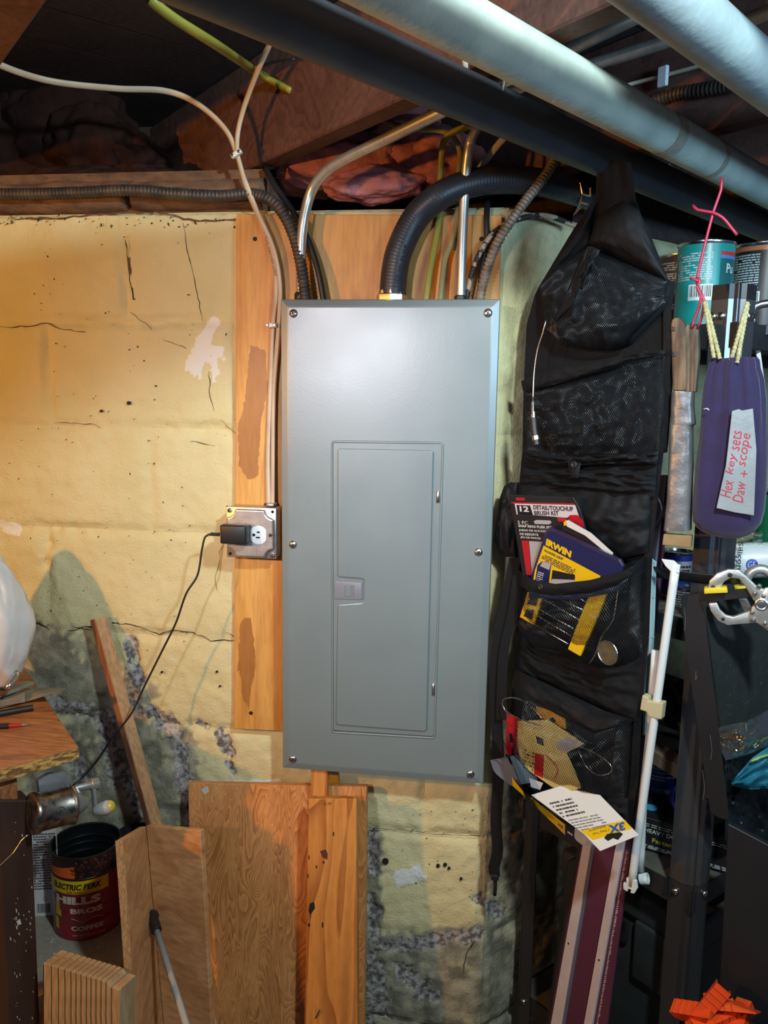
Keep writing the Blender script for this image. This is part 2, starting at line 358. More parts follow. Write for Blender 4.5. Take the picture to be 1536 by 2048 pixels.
# ================================================================ the room: walls, floor, ceiling
def proj(p):
    v = ROT.transposed() @ (V(p) - CAM); return 768 + FPX * v.x / v.z, 1024 + FPX * v.y / v.z
def sstep(a, b, x):
    t = max(0.0, min(1.0, (x - a) / (b - a))); return t * t * (3 - 2 * t)
def pdist(p, pts):
    best = 1e9
    for i in range(len(pts) - 1):
        ax, ay = pts[i]; bx, by = pts[i + 1]; dx, dy = bx - ax, by - ay
        t = max(0, min(1, ((p[0] - ax) * dx + (p[1] - ay) * dy) / (dx * dx + dy * dy + 1e-9)))
        best = min(best, math.hypot(p[0] - ax - dx * t, p[1] - ay - dy * t))
    return best
CX = 0.009                                          # where the wall turns away
GREY = [([(262, 1290), (272, 1360), (266, 1400)], 17), ([(290, 1425), (345, 1452), (352, 1490)], 19), ([(358, 1500), (372, 1600), (392, 1660)], 20), ([(90, 1410), (160, 1425), (215, 1438)], 22), ([(215, 1470), (235, 1560)], 26), ([(250, 1560), (300, 1660), (330, 1700)], 24),
        ([(440, 1470), (458, 1505)], 15), ([(455, 1530), (468, 1548)], 9), ([(395, 1448), (410, 1455)], 9), ([(120, 1500), (170, 1560)], 26), ([(735, 1672), (745, 1740)], 20), ([(738, 1800), (748, 1870)], 18), ([(760, 1900), (860, 1885), (960, 1868)], 17), ([(960, 1800), (1000, 1830)], 16), ([(740, 1930), (755, 2048)], 34), ([(800, 1940), (860, 1990)], 22)]
DIRT = [([(110, 1340), (230, 1440), (300, 1640)], 105), ([(60, 1290), (60, 1500)], 70), ([(360, 1480), (380, 1640)], 45), ([(120, 1560), (260, 1720)], 120), ([(770, 1900), (960, 1890), (1000, 2048)], 42), ([(740, 1690), (742, 1880)], 26), ([(780, 1980), (940, 2010)], 60), ([(1000, 1880), (1000, 2048)], 40)]
WHITE = [([(380, 733), (391, 752)], 4.5), ([(398, 733), (402, 756)], 4.5), ([(424, 738), (429, 762)], 4.5), ([(440, 700), (447, 720)], 5), ([(415, 652), (426, 640)], 6), ([(374, 722), (372, 738)], 4), ([(404, 690), (418, 720)], 9), ([(425, 645), (400, 690), (395, 735)], 17), ([(412, 700), (436, 705)], 15), ([(383, 718), (380, 738)], 10), ([(428, 720), (432, 745)], 9), ([(0, 1048), (28, 1060)], 14), ([(560, 1562), (380, 1567)], 5), ([(800, 1755), (835, 1748)], 20)]
def wear(p):
    px = proj(p); n = noise.noise(p * 22) ; n2 = noise.noise(p * 70)
    w = max([1 - sstep(0.55, 1.0, pdist(px, l) / (r * (1 + 0.55 * n2 + 0.3 * n))) for l, r in WHITE] + [0])
    g = max([1 - sstep(0.5, 1.1, pdist(px, l) / (r * (1 + 0.8 * n2 + 0.6 * n))) for l, r in GREY] + [0])
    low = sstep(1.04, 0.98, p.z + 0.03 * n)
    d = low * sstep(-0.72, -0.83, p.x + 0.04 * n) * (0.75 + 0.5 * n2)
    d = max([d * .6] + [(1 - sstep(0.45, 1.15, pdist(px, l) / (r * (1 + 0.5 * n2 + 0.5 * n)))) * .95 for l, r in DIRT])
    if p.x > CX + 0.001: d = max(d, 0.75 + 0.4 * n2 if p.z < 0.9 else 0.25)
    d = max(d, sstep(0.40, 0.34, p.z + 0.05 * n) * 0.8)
    return w, g, max(0, min(1, d)), low
def relief(p, rough):
    a = 0.0050 * noise.noise(p * 5) + 0.0032 * noise.noise(p * 17) + 0.0017 * noise.noise(p * 48)
    return a + rough * (0.007 * noise.noise(p * 16 + V((3, 1, 4))) + 0.0050 * noise.noise(p * 42) + 0.003 * noise.noise(p * 95))
def make_block(parent, o, e, n, x0, x1, z0, z1, step, rel=1.0):
    """one masonry unit under thick paint: o + e*x + z, relief along n; joints dip and are unevenly filled"""
    bm = NB(); nu = max(2, round((x1 - x0) / step)); nv = max(2, round((z1 - z0) / step)); cols = []
    def outer(u, v): return (v == 1 and z1 > 1.85) or (v == 0 and z0 < 0.01) or (u == 0 and x0 < -1.5) or (u == 1 and x1 > 1.8)
    def fn(u, v):
        x = x0 + (x1 - x0) * u; z = z0 + (z1 - z0) * v; p = o + e * x + Z_ * z
        rim = u in (0, 1) or v in (0, 1)
        w, g, d, low = wear(p); cols.append((w, g, d, 1.0))
        dist = min(x - x0, x1 - x, z - z0, z1 - z) + 0.004 * noise.noise(p * 30)
        fill = 0.5 + 0.9 * noise.noise(p * 4 + V((7, 7, 7)))
        h0 = 0.8 * (1 - sstep(0.004, 0.03, dist)) * max(0, noise.noise(p * 6 + V((1, 9, 4))) + 0.35)
        j = (1 - sstep(0.0, 0.02, dist)) * max(0.05, min(1, fill)) * 0.0105
        h = rel * relief(p, max(g * 0.9, d * 0.30, low * 0.34, h0)) - j + w * 0.002 - g * 0.004 * rel
        return p + n * (-0.016 if rim and outer(u, v) else h)
    grid(bm, fn, nu, nv)
    # vertices were created in the order fn was called
    cl = bm.verts.layers.float_color.new('wear')
    for v, c in zip(bm.verts, cols): v[cl] = c
    ob = mk('block', bm, MAT['wall_paint'], parent, smooth=True)
    if ob.data.polygons[0].normal.dot(n) < 0: ob.data.flip_normals()
    return ob
bm = box(NB(), (-1.9, 0.014, 0), (0.0, 0.30, 1.893))
wall_back = struct(mk('wall_back', bm, MAT['wall_paint']))
ROWS = [(1.893, [250, 680]), (1.685, [96, 470, 900]), (1.474, [300, 720]), (1.261, [98, 480, 900]), (1.039, [270, 700]), (0.842, [60, 455, 850]), (0.646, [300, 735]), (0.418, [120, 850]), (0.20, [300, 700])]
for i, (zt, js) in enumerate(ROWS):
    zb = ROWS[i + 1][0] if i + 1 < len(ROWS) else 0.0
    zc = (zt + zb) / 2; xs = [-1.55] + [at(j, proj((-0.5, 0, zc))[1]).x for j in js] + [CX]
    if xs[1] - xs[0] > 0.5: xs.insert(1, xs[1] - 0.41)
    for a, b in zip(xs, xs[1:]):
        vis = b > -1.15 and zt > 0.3
        make_block(wall_back, V((0, 0, 0)), V((1, 0, 0)), V((0, -1, 0)), a, b, zb, zt, 0.0055 if vis else 0.05)
bm = NB(); prism(bm, [V((CX, 0.022, 0)) + U_ * t + Z_ * z for t, z in ((0.006, 0), (1.9, 0), (1.9, 1.893), (0.006, 1.893))], -V_, 0.2)
wall_right = struct(mk('wall_right', bm, MAT['wall_paint']))
for i, (zt, js) in enumerate(ROWS):
    zb = ROWS[i + 1][0] if i + 1 < len(ROWS) else 0.0
    xs = [0.0, 0.22 + 0.2 * (i % 2), 0.62 + 0.2 * (i % 2), 1.9]
    for a, b in zip(xs, xs[1:]):
        make_block(wall_right, V((CX, 0, 0)), U_, -V_, a, b, zb, zt, 0.008 if b < 0.7 else 0.06, 1.3)
# hairline cracks in the paint, dark grooves
rn = random.Random(5)
for pts, w in (([(250, 478), (254, 500), (258, 540), (262, 570), (266, 600), (271, 598)], 1.6), ([(255, 515), (258, 540), (260, 548)], 4.0), ([(262, 625), (290, 648), (330, 680), (372, 697)], 0.7),
               ([(366, 445), (374, 500), (386, 550), (398, 605), (405, 642)], 0.9), ([(418, 742), (420, 800), (432, 832), (470, 866)], 0.9), ([(448, 1090), (438, 1105), (438, 1120), (430, 1155), (434, 1180)], 0.8),
               ([(48, 1250), (78, 1246), (95, 1255), (100, 1262), (140, 1262), (170, 1252), (196, 1260)], 1.9), ([(92, 1250), (130, 1252), (170, 1258), (200, 1262)], 1.0), ([(225, 1247), (262, 1248), (300, 1262), (318, 1268), (345, 1260), (385, 1264), (420, 1282), (470, 1280), (478, 1287)], 1.5),
               ([(430, 1200), (431, 1250), (470, 1275)], 0.7), ([(20, 432), (32, 438), (120, 436), (200, 428), (330, 425), (368, 438), (400, 442), (470, 440)], 3.0), ([(735, 1655), (800, 1660), (870, 1668), (960, 1672)], 1.0), ([(0, 655), (60, 652), (92, 645), (120, 658), (170, 664)], 1.2),
               ([(110, 845), (190, 848), (200, 856)], 0.8), ([(350, 876), (400, 886), (430, 892)], 0.9), ([(925, 1950), (935, 1900), (950, 1880)], 1.5)):
    q = []
    for i in range(len(pts) - 1):
        a, b = pts[i], pts[i + 1]; k = max(1, int(math.hypot(b[0] - a[0], b[1] - a[1]) / 9))
        for j in range(k): q.append(at(a[0] + (b[0] - a[0]) * j / k + rn.uniform(-1.6, 1.6), a[1] + (b[1] - a[1]) * j / k + rn.uniform(-1.6, 1.6), -0.0012))
    q.append(at(*pts[-1], -0.0012)); ww = [rn.uniform(0.4, 1.3) for _ in range(400)]
    mk('crack', tube(NB(), q, 0.00062 * w, seg=5, smooth=False, fn=lambda s: ww[int(s * 120) % 400]), MAT['black_dot'] if w < 2 else MAT['sill_old'], wall_back)
# black specks and small holes in the paint
bm = NB()
for x, y, r in ((771, 1722, 7), (876, 1731, 4), (890, 1729, 4), (898, 1736, 3), (922, 1757, 3), (258, 806, 4), (312, 772, 1.6), (203, 822, 3), (434, 1343, 2.6), (440, 1372, 2.2), (324, 1344, 2.6)):
    lathe(bm, [(0.0002, -0.002), (r * 0.00096, -0.001), (r * 0.00096, 0.003)], axis(at(x, y, -0.003), (0, -1, 0)), seg=9)
rn = random.Random(21)
for i in range(240):
    k = i % 5
    if k == 0: x, y = rn.uniform(0, 470), rn.gauss(444, 7)
    elif k == 1: x, y = rn.uniform(0, 470), rn.choice((655, 866, 1062, 1262)) + rn.gauss(0, 16)
    elif k == 2: x, y = rn.choice((252, 96, 300, 98)) + rn.gauss(0, 14), rn.uniform(440, 1250)
    elif k == 3: x, y = rn.uniform(0, 480), rn.uniform(440, 1240)
    else: x, y = rn.uniform(740, 965), rn.uniform(1600, 1840)
    r = rn.choice((.5, .6, .8, 1.1)) * (1.5 if k == 0 else 1)
    p = at(x, y, -0.0022); M = Matrix.Translation(p) @ Matrix.Rotation(rn.uniform(0, 3), 4, 'Y') @ Matrix.Diagonal((r * .001 * rn.uniform(1, 2.6), .0016, r * .001, 1))
    bmesh.ops.create_icosphere(bm, subdivisions=1, radius=1, matrix=M)
mk('paint_chips', bm, MAT['black_dot'], wall_back)['kind'] = 'stuff'

bm = box(NB(), (-2.2, -2.6, -0.1), (1.9, 1.9, 0)); struct(mk('floor', bm, MAT['floor_concrete']))
# old timber sill on top of the wall, in worn pieces
trim_1 = struct(mk('trim_1', box(NB(), (-1.9, 0.03, 1.893), (-0.46, 0.16, 1.975)), MAT['sill_old']))
for x0, x1, zb in ((-1.85, -1.02, 1.893), (-1.015, -0.735, 1.897), (-0.73, -0.455, 1.900)):
    bm = NB()
    def fn(u, v):
        x = x0 + (x1 - x0) * u; z = zb + (1.958 - zb) * v + (0.006 * noise.noise(V((x * 14, 2, 1))) if v < 0.5 else 0.008 * noise.noise(V((x * 11, 5, 1))))
        edge = min(u, 1 - u, v, 1 - v)
        return V((x, 0.002 + (0.03 if edge == 0 else 0) + 0.006 * noise.noise(V((x * 20, z * 30, 3))) - 0.006 * math.sin(PI * v), z))
    grid(bm, fn, 40, 8); ob = mk('plank', bm, MAT['sill_old'], trim_1, smooth=True)
    if ob.data.polygons[170].normal.y > 0: ob.data.flip_normals()
# ceiling: boards over joists that run away to the left
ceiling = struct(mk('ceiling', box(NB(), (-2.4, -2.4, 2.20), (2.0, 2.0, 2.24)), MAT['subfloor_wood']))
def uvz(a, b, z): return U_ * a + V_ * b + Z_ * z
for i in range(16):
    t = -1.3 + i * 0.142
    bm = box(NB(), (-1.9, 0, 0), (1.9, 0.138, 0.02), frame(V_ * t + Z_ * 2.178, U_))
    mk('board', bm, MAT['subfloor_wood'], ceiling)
JA = 0.5 * (Zp(1.98)(500, 347).dot(U_) + Zp(1.98)(785, 191).dot(U_))
JC = 0.5 * (Zp(1.98)(1450, 251).dot(U_) + Zp(1.98)(1536, 227).dot(U_))
JB = Zp(1.98)(40, 80).dot(U_)
for t, w in ((JB - 0.05, 0.05), (JA, 0.042), (JC, 0.045), (JC + 0.42, 0.045)):
    bm = bev(box(NB(), (-1.3, 0, 0), (1.5, w, 0.196), frame(U_ * t + Z_ * 1.98 + U_ * w, V_)), 0.003, 1)
    mk('joist', bm, MAT['joist_wood'], ceiling)
# dark boards closing the space above the wall
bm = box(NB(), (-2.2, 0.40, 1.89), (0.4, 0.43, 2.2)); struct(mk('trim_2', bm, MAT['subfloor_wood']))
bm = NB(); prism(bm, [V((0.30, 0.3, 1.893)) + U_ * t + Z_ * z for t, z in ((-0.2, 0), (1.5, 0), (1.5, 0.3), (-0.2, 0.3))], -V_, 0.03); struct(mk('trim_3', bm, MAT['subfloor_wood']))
# ---------------------------------------------------------------- glass-wool insulation in the joist bays
def lumps(blobs, seed):
    bm = NB()
    for (c, sx, sy, sz) in blobs:
        r = bmesh.ops.create_icosphere(bm, subdivisions=5, radius=1.0)
        for v in r['verts']:
            n = v.co.copy(); k = 1 + 0.20 * noise.noise(n * 2.2 + V((seed, 0, c.x * 9))) + 0.09 * noise.noise(n * 5 + V((0, seed, 0))) + 0.025 * noise.noise(n * 13)
            v.co = c + V((n.x * sx, n.y * sy, n.z * sz)) * k
    return bm
bm = lumps([(at(700, 325, 0.10) , 0.15, 0.08, 0.055), (at(800, 310, 0.12), 0.14, 0.08, 0.065), (at(620, 345, 0.19), 0.10, 0.10, 0.05), (at(745, 368, 0.06), 0.10, 0.05, 0.034), (at(880, 330, 0.12), 0.09, 0.1, 0.06), (at(690, 255, 0.28), 0.2, 0.1, 0.08)], 3)
tag(mk('insulation_batt', bm, MAT['insulation_pink'], smooth=True), 'torn pink fibreglass insulation stuffed above the wall over the grey panel', 'insulation')
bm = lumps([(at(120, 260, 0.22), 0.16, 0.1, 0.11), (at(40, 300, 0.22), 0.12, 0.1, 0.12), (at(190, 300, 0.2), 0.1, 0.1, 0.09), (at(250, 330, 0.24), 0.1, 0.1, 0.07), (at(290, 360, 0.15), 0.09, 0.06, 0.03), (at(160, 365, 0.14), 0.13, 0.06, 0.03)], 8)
tag(mk('insulation_batt', bm, MAT['insulation_shaded'], smooth=True), 'dusty insulation coloured near black for the shade of the joist bay at upper left', 'insulation')
bm = lumps([(at(1240, 355, 0.40), 0.12, 0.08, 0.05), (at(1400, 330, 0.55), 0.14, 0.08, 0.06)], 5)
tag(mk('insulation_batt', bm, MAT['insulation_pink'], smooth=True), 'strip of pink insulation half hidden behind the dark pipe at right', 'insulation')
# ---------------------------------------------------------------- three pipes hung under the joists
PD = V((0.832, 1.138, 0)).normalized()
def pipe(px, z, r, m, s0, s1, label, dust=()):
    c = Zp(z)(*px); bm = NB()
    tube(bm, [c + PD * (s0 + (s1 - s0) * i / 60) for i in range(61)], r, seg=28, smooth=False)
    o = mk('water_pipe', bm, MAT[m], smooth=True, ang=60); tag(o, label, 'pipe')
    for a, b in dust:
        q = NB(); tube(q, [c + PD * (a + (b - a) * i / 6) for i in range(7)], r + 0.0006, seg=28, smooth=False, cap=False, fn=lambda s: 1 + 0.002 * math.sin(s * 900))
        mk('dust_band', q, MAT['pipe_dust'], o, smooth=True)
    return o, c
pipe((1000, 89), 1.94, 0.0305, 'pipe_mint', -0.9, 1.6, 'thick pale mint-painted pipe crossing in front of the darker pipe', ((0.40, 0.43), (0.57, 0.585)))
_, dkc = pipe((1000, 223), 1.94, 0.0305, 'pipe_dark', -1.0, 1.35, 'dark unpainted iron pipe passing just above the grey panel')
pipe((1350, 8), 1.94, 0.031, 'pipe_pale', -0.6, 1.6, 'pale grey pipe at the upper right corner beside the copper-coloured tubes')
# copper-coloured tubes and odd lines between the joists
def vline(p0, p1, z0, z1, ext0=0.0, ext1=0.0):
    a = Zp(z0)(*p0); b = Zp(z1)(*p1); d = (b - a).normalized(); return [a - d * ext0, b + d * ext1]
# ================================================================ conduits and cables
def run(name, pts, r, m, label, cat, seg=10, fn=None, step=0.008, flat=1.0, up=None, group=None, parent=None):
    p = [at(*q) if len(q) == 3 else V(q[0]) for q in pts]
    o = mk(name, tube(NB(), p, r, seg=seg, fn=fn, step=step, flat=flat, up=up), MAT[m], parent, smooth=True)
    return tag(o, label, cat, group) if parent is None else o
e1 = [(603, 612, -.048), (602, 520, -.048), (606, 450, -.048), (622, 385, -.050), (650, 345, -.075), (690, 318, -.105)]
a = Zp(1.985)(880, 225); b = a + (a - at(690, 318, -.105)).normalized() * 0.95
o = run('steel_conduit', e1 + [((at(690, 318, -.105) * 0.5 + a * 0.5),), (a,), ((a + b) * 0.5,), (b,)], 0.0095, 'emt_steel', 'shiny steel conduit bending up left from the panel top toward the joists', 'conduit', seg=16)
mk('connector', lathe(NB(), [(.012, 0), (.0135, .003), (.0135, .012), (.011, .016)], axis(at(603, 600, -.048) - Z_ * .002, (0, 0, 1)), 16), MAT['dark_metal'], o, ang=40)
a = Zp(2.0)(1000, 192); b = a + (a - at(950, 262, -.09)).normalized() * 0.10
c = Zp(2.03)(1190, 128); d = Zp(2.04)(1350, 78)
o = run('steel_conduit', [(921, 612, -.048), (924, 500, -.048), (929, 390, -.048), (936, 310, -.064), (948, 266, -.085), (a,), (c,), (d,), (d + (d - c) * 0.6,)], 0.0088, 'emt_steel', 'straight shiny steel conduit rising from the panel top right of centre', 'conduit', seg=16)
mk('connector', lathe(NB(), [(.0105, 0), (.0115, .003), (.0115, .008), (.0095, .010)], axis(at(921, 600, -.048) - Z_ * .002, (0, 0, 1)), 16), MAT['dark_metal'], o, ang=40)
o = run('flexible_conduit', [(784, 606, -.050), (789, 545, -.050), (801, 495, -.050), (832, 435, -.048), (880, 392, -.052), (945, 366, -.035), (1010, 360, -.010), (1085, 366, .03), (1160, 386, .08), (1200, 400, .11)], 0.0245, 'conduit_black', 'thick black flexible conduit arching from the panel top to the right', 'conduit', seg=22, fn=ribs(.006, .012), step=.002)
mk('connector', lathe(NB(), [(.028, -.004), (.029, .0), (.029, .008), (.025, .010), (.025, .016)], axis(at(784, 600, -.050), (0, 0, 1)), 8), MAT['zinc'], o, ang=30)
pl = P3(at(788, 560, -.0745), at(806, 480, -.0745), at(800, 560, -.0745))
ptext('lettering', [('LIQUID TUFF', (796, 575), (818, 492), 9, {'bold': .0})], MAT['black_dot'], o, Pl(at(795, 545, -.0745), (0.1, -1, 0)))
# clamp at the far end of the black conduit
t = thing('conduit_clamp', at(1165, 425, .05), 'shiny open metal strap clamp at the far end of the black conduit', 'clamp')
bm = NB()
pts = [(1160, 366), (1165, 388), (1160, 408), (1148, 430)]
for (x, y), (x2, y2) in zip(pts, pts[1:]): tube(bm, [at(x, y, .05), at(x2, y2, .05)], .0016, seg=6)
for (x, y), (x2, y2) in (((1165, 388), (1181, 392)), ((1160, 404), (1176, 408)), ((1148, 430), (1164, 414))): tube(bm, [at(x, y, .05), at(x2, y2, .04)], .002, seg=6)
for (x, y), (x2, y2) in (((1181, 376), (1181, 392)),): tube(bm, [at(x, y, .04), at(x2, y2, .04)], .002, seg=6)
mk('strap', bm, MAT['zinc'], t)
rb = lambda p, a: ribs(p, a)
run('armored_cable', [(-40, 388, -.022), (60, 388, -.022), (160, 385, -.024), (260, 381, -.026), (350, 388, -.026), (440, 392, -.026), (500, 388, -.030), (540, 400, -.042), (568, 430, -.046), (590, 480, -.046), (604, 540, -.052), (612, 610, -.058)], 0.0105, 'armor_dark', 'black ribbed armoured cable lying along the top of the yellow wall', 'cable', seg=10, fn=rb(.0075, .10), step=.0018)
run('armored_cable', [(958, 606, -.050), (972, 545, -.050), (998, 480, -.046), (1042, 414, -.03), (1090, 352, .0), (1112, 318, .02)], 0.0085, 'armor_tan', 'tan dusty armoured cable slanting up right from the panel corner', 'cable', seg=10, fn=rb(.0075, .13), step=.0018)
run('armored_cable', [(931, 606, -.040), (946, 540, -.040), (972, 485, -.036), (1004, 453, -.02), (1042, 437, .0), (1076, 431, .02), (1110, 436, .04), (1152, 452, .07)], 0.0052, 'armor_mixed', 'thin blotchy armoured cable curving right behind the tan one', 'cable', seg=8, fn=rb(.006, .10), step=.0018)
run('wall_cable', [(648, 606, -.045), (637, 545, -.042), (618, 484, -.036), (590, 430, -.030), (550, 372, -.012), (530, 335, .01)], 0.0058, 'cable_black', 'black cable entering the panel top just right of the bent conduit', 'cable')
run('wall_cable', [(958, 606, -.034), (964, 540, -.030), (973, 490, -.026), (973, 436, -.022), (975, 405, -.005)], 0.0056, 'cable_black', 'black cable entering the panel top right in front of the plywood', 'cable')
run('branch_cable', [(851, 606, -.050), (861, 537, -.044), (870, 490, -.036), (879, 430, -.026), (880, 370, -.02), (887, 285, -.03), (906, 265, -.04), (935, 253, -.07), (960, 238, -.12)], 0.0060, 'cable_yellow', 'yellow cable entering the panel top right beside the black conduit', 'cable', flat=.6)
run('branch_cable', [(880, 606, -.050), (889, 524, -.044), (902, 487, -.036), (914, 436, -.026), (918, 344, -.03), (920, 305, -.03), (906, 273, -.03), (875, 260, -.03), (820, 258, -.03), (777, 245, .0), (727, 221, .03)], 0.0052, 'cable_olive', 'olive yellow cable looping from behind the bent conduit to the panel', 'cable', flat=.6)
run('branch_cable', [(905, 500, -.02), (912, 440, -.02), (930, 380, -.015), (965, 330, -.02), (1000, 285, -.05), (1035, 250, -.12)], 0.0062, 'cable_grey', 'short grey cable showing between the dark pipe and the black conduit', 'cable', flat=.6)
n1 = [(-40, 100, -.24), (0, 130, -.20), (100, 162, -.13), (230, 177, -.08), (330, 182, -.06), (395, 208, -.045), (450, 258, -.038), (474, 310, -.036), (494, 378, -.036), (530, 462, -.034), (548, 525, -.030), (552, 590, -.026), (546, 650, -.026), (541, 760, -.026), (536, 900, -.026), (537, 1010, -.034)]
o1 = run('branch_cable', n1, 0.0062, 'cable_white', 'off-white cable sweeping in from the upper left down to the metal outlet box', 'cable', flat=.62, up=(0, -1, 0))
n2 = [(545, 75, -.20), (512, 150, -.12), (484, 228, -.06), (474, 285, -.044), (481, 335, -.034), (513, 420, -.040), (546, 495, -.036), (560, 570, -.032), (557, 650, -.032), (548, 780, -.030), (546, 900, -.030), (545, 1010, -.036)]
o2 = run('branch_cable', n2, 0.0056, 'cable_grey', 'greyish cable dropping from the dark pipe beside the off-white one', 'cable', flat=.62, up=(0, -1, 0))
o2.data.materials.clear(); o2.data.materials.append(MAT['cable_white'])
bm = NB()
for x, y, yy in ((548, 520, -.036), (551, 560, -.034)): pass
ptext('lettering', [('NON METALLIC SHEATHED CABLE', (521, 440), (550, 552), 4.5, {})], MAT['black_dot'], o1, Pl(at(540, 500, -.0385), (0, -1, 0)), off=0)
bm.free()
def clip(x, y, yy, w, tilt, label, d=.010):
    t = thing('cable_clip', at(x, y, yy), label, 'clip'); M = frame(at(x, y, yy), V((math.cos(tilt), 0, math.sin(tilt))))
    mk('strap', bev(box(NB(), (-w / 2, -d / 2, -.004), (w / 2, d / 2, .004), M), .0015, 2), MAT['white_nylon'], t)
    for s in (-1, 1): mk('nail', lathe(NB(), [(.0032, 0), (.0032, .001), (.002, .0018)], axis(M @ V((s * (w / 2 - .004), -d / 2, 0)), M @ V((0, -1, 0)) - M.translation), 10), MAT['zinc'], t)
clip(473, 308, -.044, .022, 0.5, 'white nylon clip holding two cables above the sill')
clip(544, 651, -.036, .021, 0.0, 'white nylon clip on the plywood beside the panel', .016)
UA = Pl(U_ * JA, U_)
run('branch_cable', [(Zp(2.07)(300, 0),), (Zp(2.06)(350, 38),), (Zp(2.06)(430, 88),), (UA(520, 148, .03),), (UA(585, 184, -.005),)], 0.0098, 'cable_yellow', 'bright yellow cable running behind the dark pipe into the joist', 'cable', flat=.6)
run('tie_wire', [(UA(515, 137, .05),), (UA(508, 138, .05),), (UA(545, 125, .04),), (UA(590, 118, .02),)], 0.0022, 'cable_black', 'thin dark wire tied round the yellow cable by the joist', 'wire', seg=6)
yd = dkc.y - 0.035
run('tie_wire', [(1012, 140, yd), (1006, 175, yd - .005), (998, 210, yd), (978, 240, yd), (955, 254, yd + .01), (935, 252, yd + .04), (928, 243, yd + .08)], 0.0035, 'armor_dark', 'dark hanging wire loop below the dark pipe above the right conduit', 'wire', seg=8)
# lines above the pipes at the right
run('metal_tube', [(Zp(2.08)(560, 30),), (Zp(2.08)(660, -25),)], 0.008, 'copper', 'short piece of pale tube above the dark pipe at top centre', 'tube')
for p0, p1, z, r, m, lab, ct, nm in (((1120, 92), (1265, 22), 2.06, .009, 'copper', 'steel conduit coloured copper for its warm reflection, running between the mint pipe and the corner pipe', 'tube', 'metal_tube'),  # continues the bent steel conduit; its warm reflection is painted as copper
                        ((1255, 118), (1350, 88), 2.09, .003, 'cable_grey', 'thin pale wire beside the second steel conduit', 'wire', 'thin_wire'),
                        ((1470, 52), (1560, 15), 2.06, .010, 'copper', 'copper tube behind the corner pipe at the upper right edge', 'tube', 'metal_tube')):
    a = Zp(z)(*p0); b = Zp(z)(*p1); d = b - a
    run(nm, [(a - d * .35,), (a,), (b,), (b + d * .5,)], r, m, lab, ct)
JCp = Pl(U_ * JC, U_)
o = run('branch_cable', [(JCp(1215, 182, .05),), (JCp(1270, 166, .012),), (JCp(1325, 152, .008),), (JCp(1430, 124, .008),), (JCp(1520, 100, .008),)], 0.0062, 'cable_white', 'pale flat cable clipped to the side of the right joist', 'cable', flat=.55)
t = thing('cable_clip', JCp(1326, 168, .012), 'white two-holed clip on the flat cable at upper right', 'clip')
M = frame(JCp(1326, 153, .014), V_)
bm = bev(box(NB(), (-.009, -.004, -.016), (.009, .004, .016), M), .002, 2); mk('strap', bm, MAT['white_plastic'], t)
for s in (-1, 1): mk('nail', lathe(NB(), [(.003, -.002), (.003, .001)], axis(M @ V((0, -.004, s * .011)), -U_), 10), MAT['dark_metal'], t)
run('armored_cable', [(JCp(1300, 205, .02),), (JCp(1340, 190, .014),), (JCp(1400, 180, .014),), (JCp(1470, 168, .014),), (JCp(1540, 150, .03),)], 0.0105, 'armor_dark', 'dark ribbed armoured cable along the right joist under the white clip', 'cable', fn=rb(.0075, .10), step=.002)
run('pipe_strap', [(930, 118, -.42), (932, 150, -.40)], 0.004, 'cable_grey', 'short white strap between the two large pipes', 'strap', seg=6)

# ================================================================ plywood backing board
pp = Yp(-0.019)
ply = mk('backing_board', bev(pxprism(NB(), pp, [(473, 428), (1004, 430), (972, 1480), (467, 1458)], .018), .0012, 1), MAT['backing_ply'])
tag(ply, 'honey-coloured plywood backing board screwed to the wall behind the panel', 'board')
for x, y in ((510, 478), (963, 478), (502, 1426)):
    mk('screw', lathe(NB(), [(.0042, 0), (.0042, .0006), (.0025, .001)], axis(pp(x, y), (0, -1, 0)), 12), MAT['black_dot'], ply)
def stain(pts, pl, parent, m, name='stain', off=.0003, jit=2.0, seed=1):
    r_ = random.Random(seed); q = []
    for i in range(len(pts)):
        a, b = pts[i], pts[(i + 1) % len(pts)]; k = max(1, int(math.hypot(b[0] - a[0], b[1] - a[1]) / 7))
        for j in range(k): q.append((a[0] + (b[0] - a[0]) * j / k + r_.uniform(-jit, jit), a[1] + (b[1] - a[1]) * j / k + r_.uniform(-jit, jit)))
    return mk(name, pxprism(NB(), pl, q, .0003, off), MAT[m], parent)
wood('ply_stained', (0.46, 0.205, 0.05), (0.38, 0.15, 0.035), (0.52, 0.26, 0.08), scale=5, stretch=(5, 5, .5), rough=0.45, fine=.3, dist=.6, bump=.03, rings=-8)
stain([(482, 1240), (500, 1235), (510, 1300), (512, 1330), (500, 1380), (498, 1415), (486, 1400), (478, 1340), (474, 1345)], pp, ply, 'ply_stained', seed=2)
stain([(500, 690), (530, 700), (535, 780), (520, 850), (516, 950), (495, 960), (478, 930), (475, 860), (490, 800)], pp, ply, 'ply_stained', seed=3)
# ================================================================ the grey electrical panel
PY = -0.08
pf = Yp(PY)
panel = thing('electrical_panel', (-0.2, -0.06, 0.804), 'large grey steel electrical panel mounted on the plywood', 'electrical panel')
X0, X1, ZB, ZT = -0.4012, -0.0012, 0.8045, 1.7184
mk('enclosure', bev(box(NB(), (X0 + .010, -.060, ZB + .010), (X1 - .010, -.019, ZT - .006)), .002, 1), MAT['panel_box_grey'], panel)
bm = NB()
def ringv(i, y): return [bm.verts.new(V(p)) for p in ((X0 + i, y, ZB + i), (X1 - i, y, ZB + i), (X1 - i, y, ZT - i), (X0 + i, y, ZT - i))]
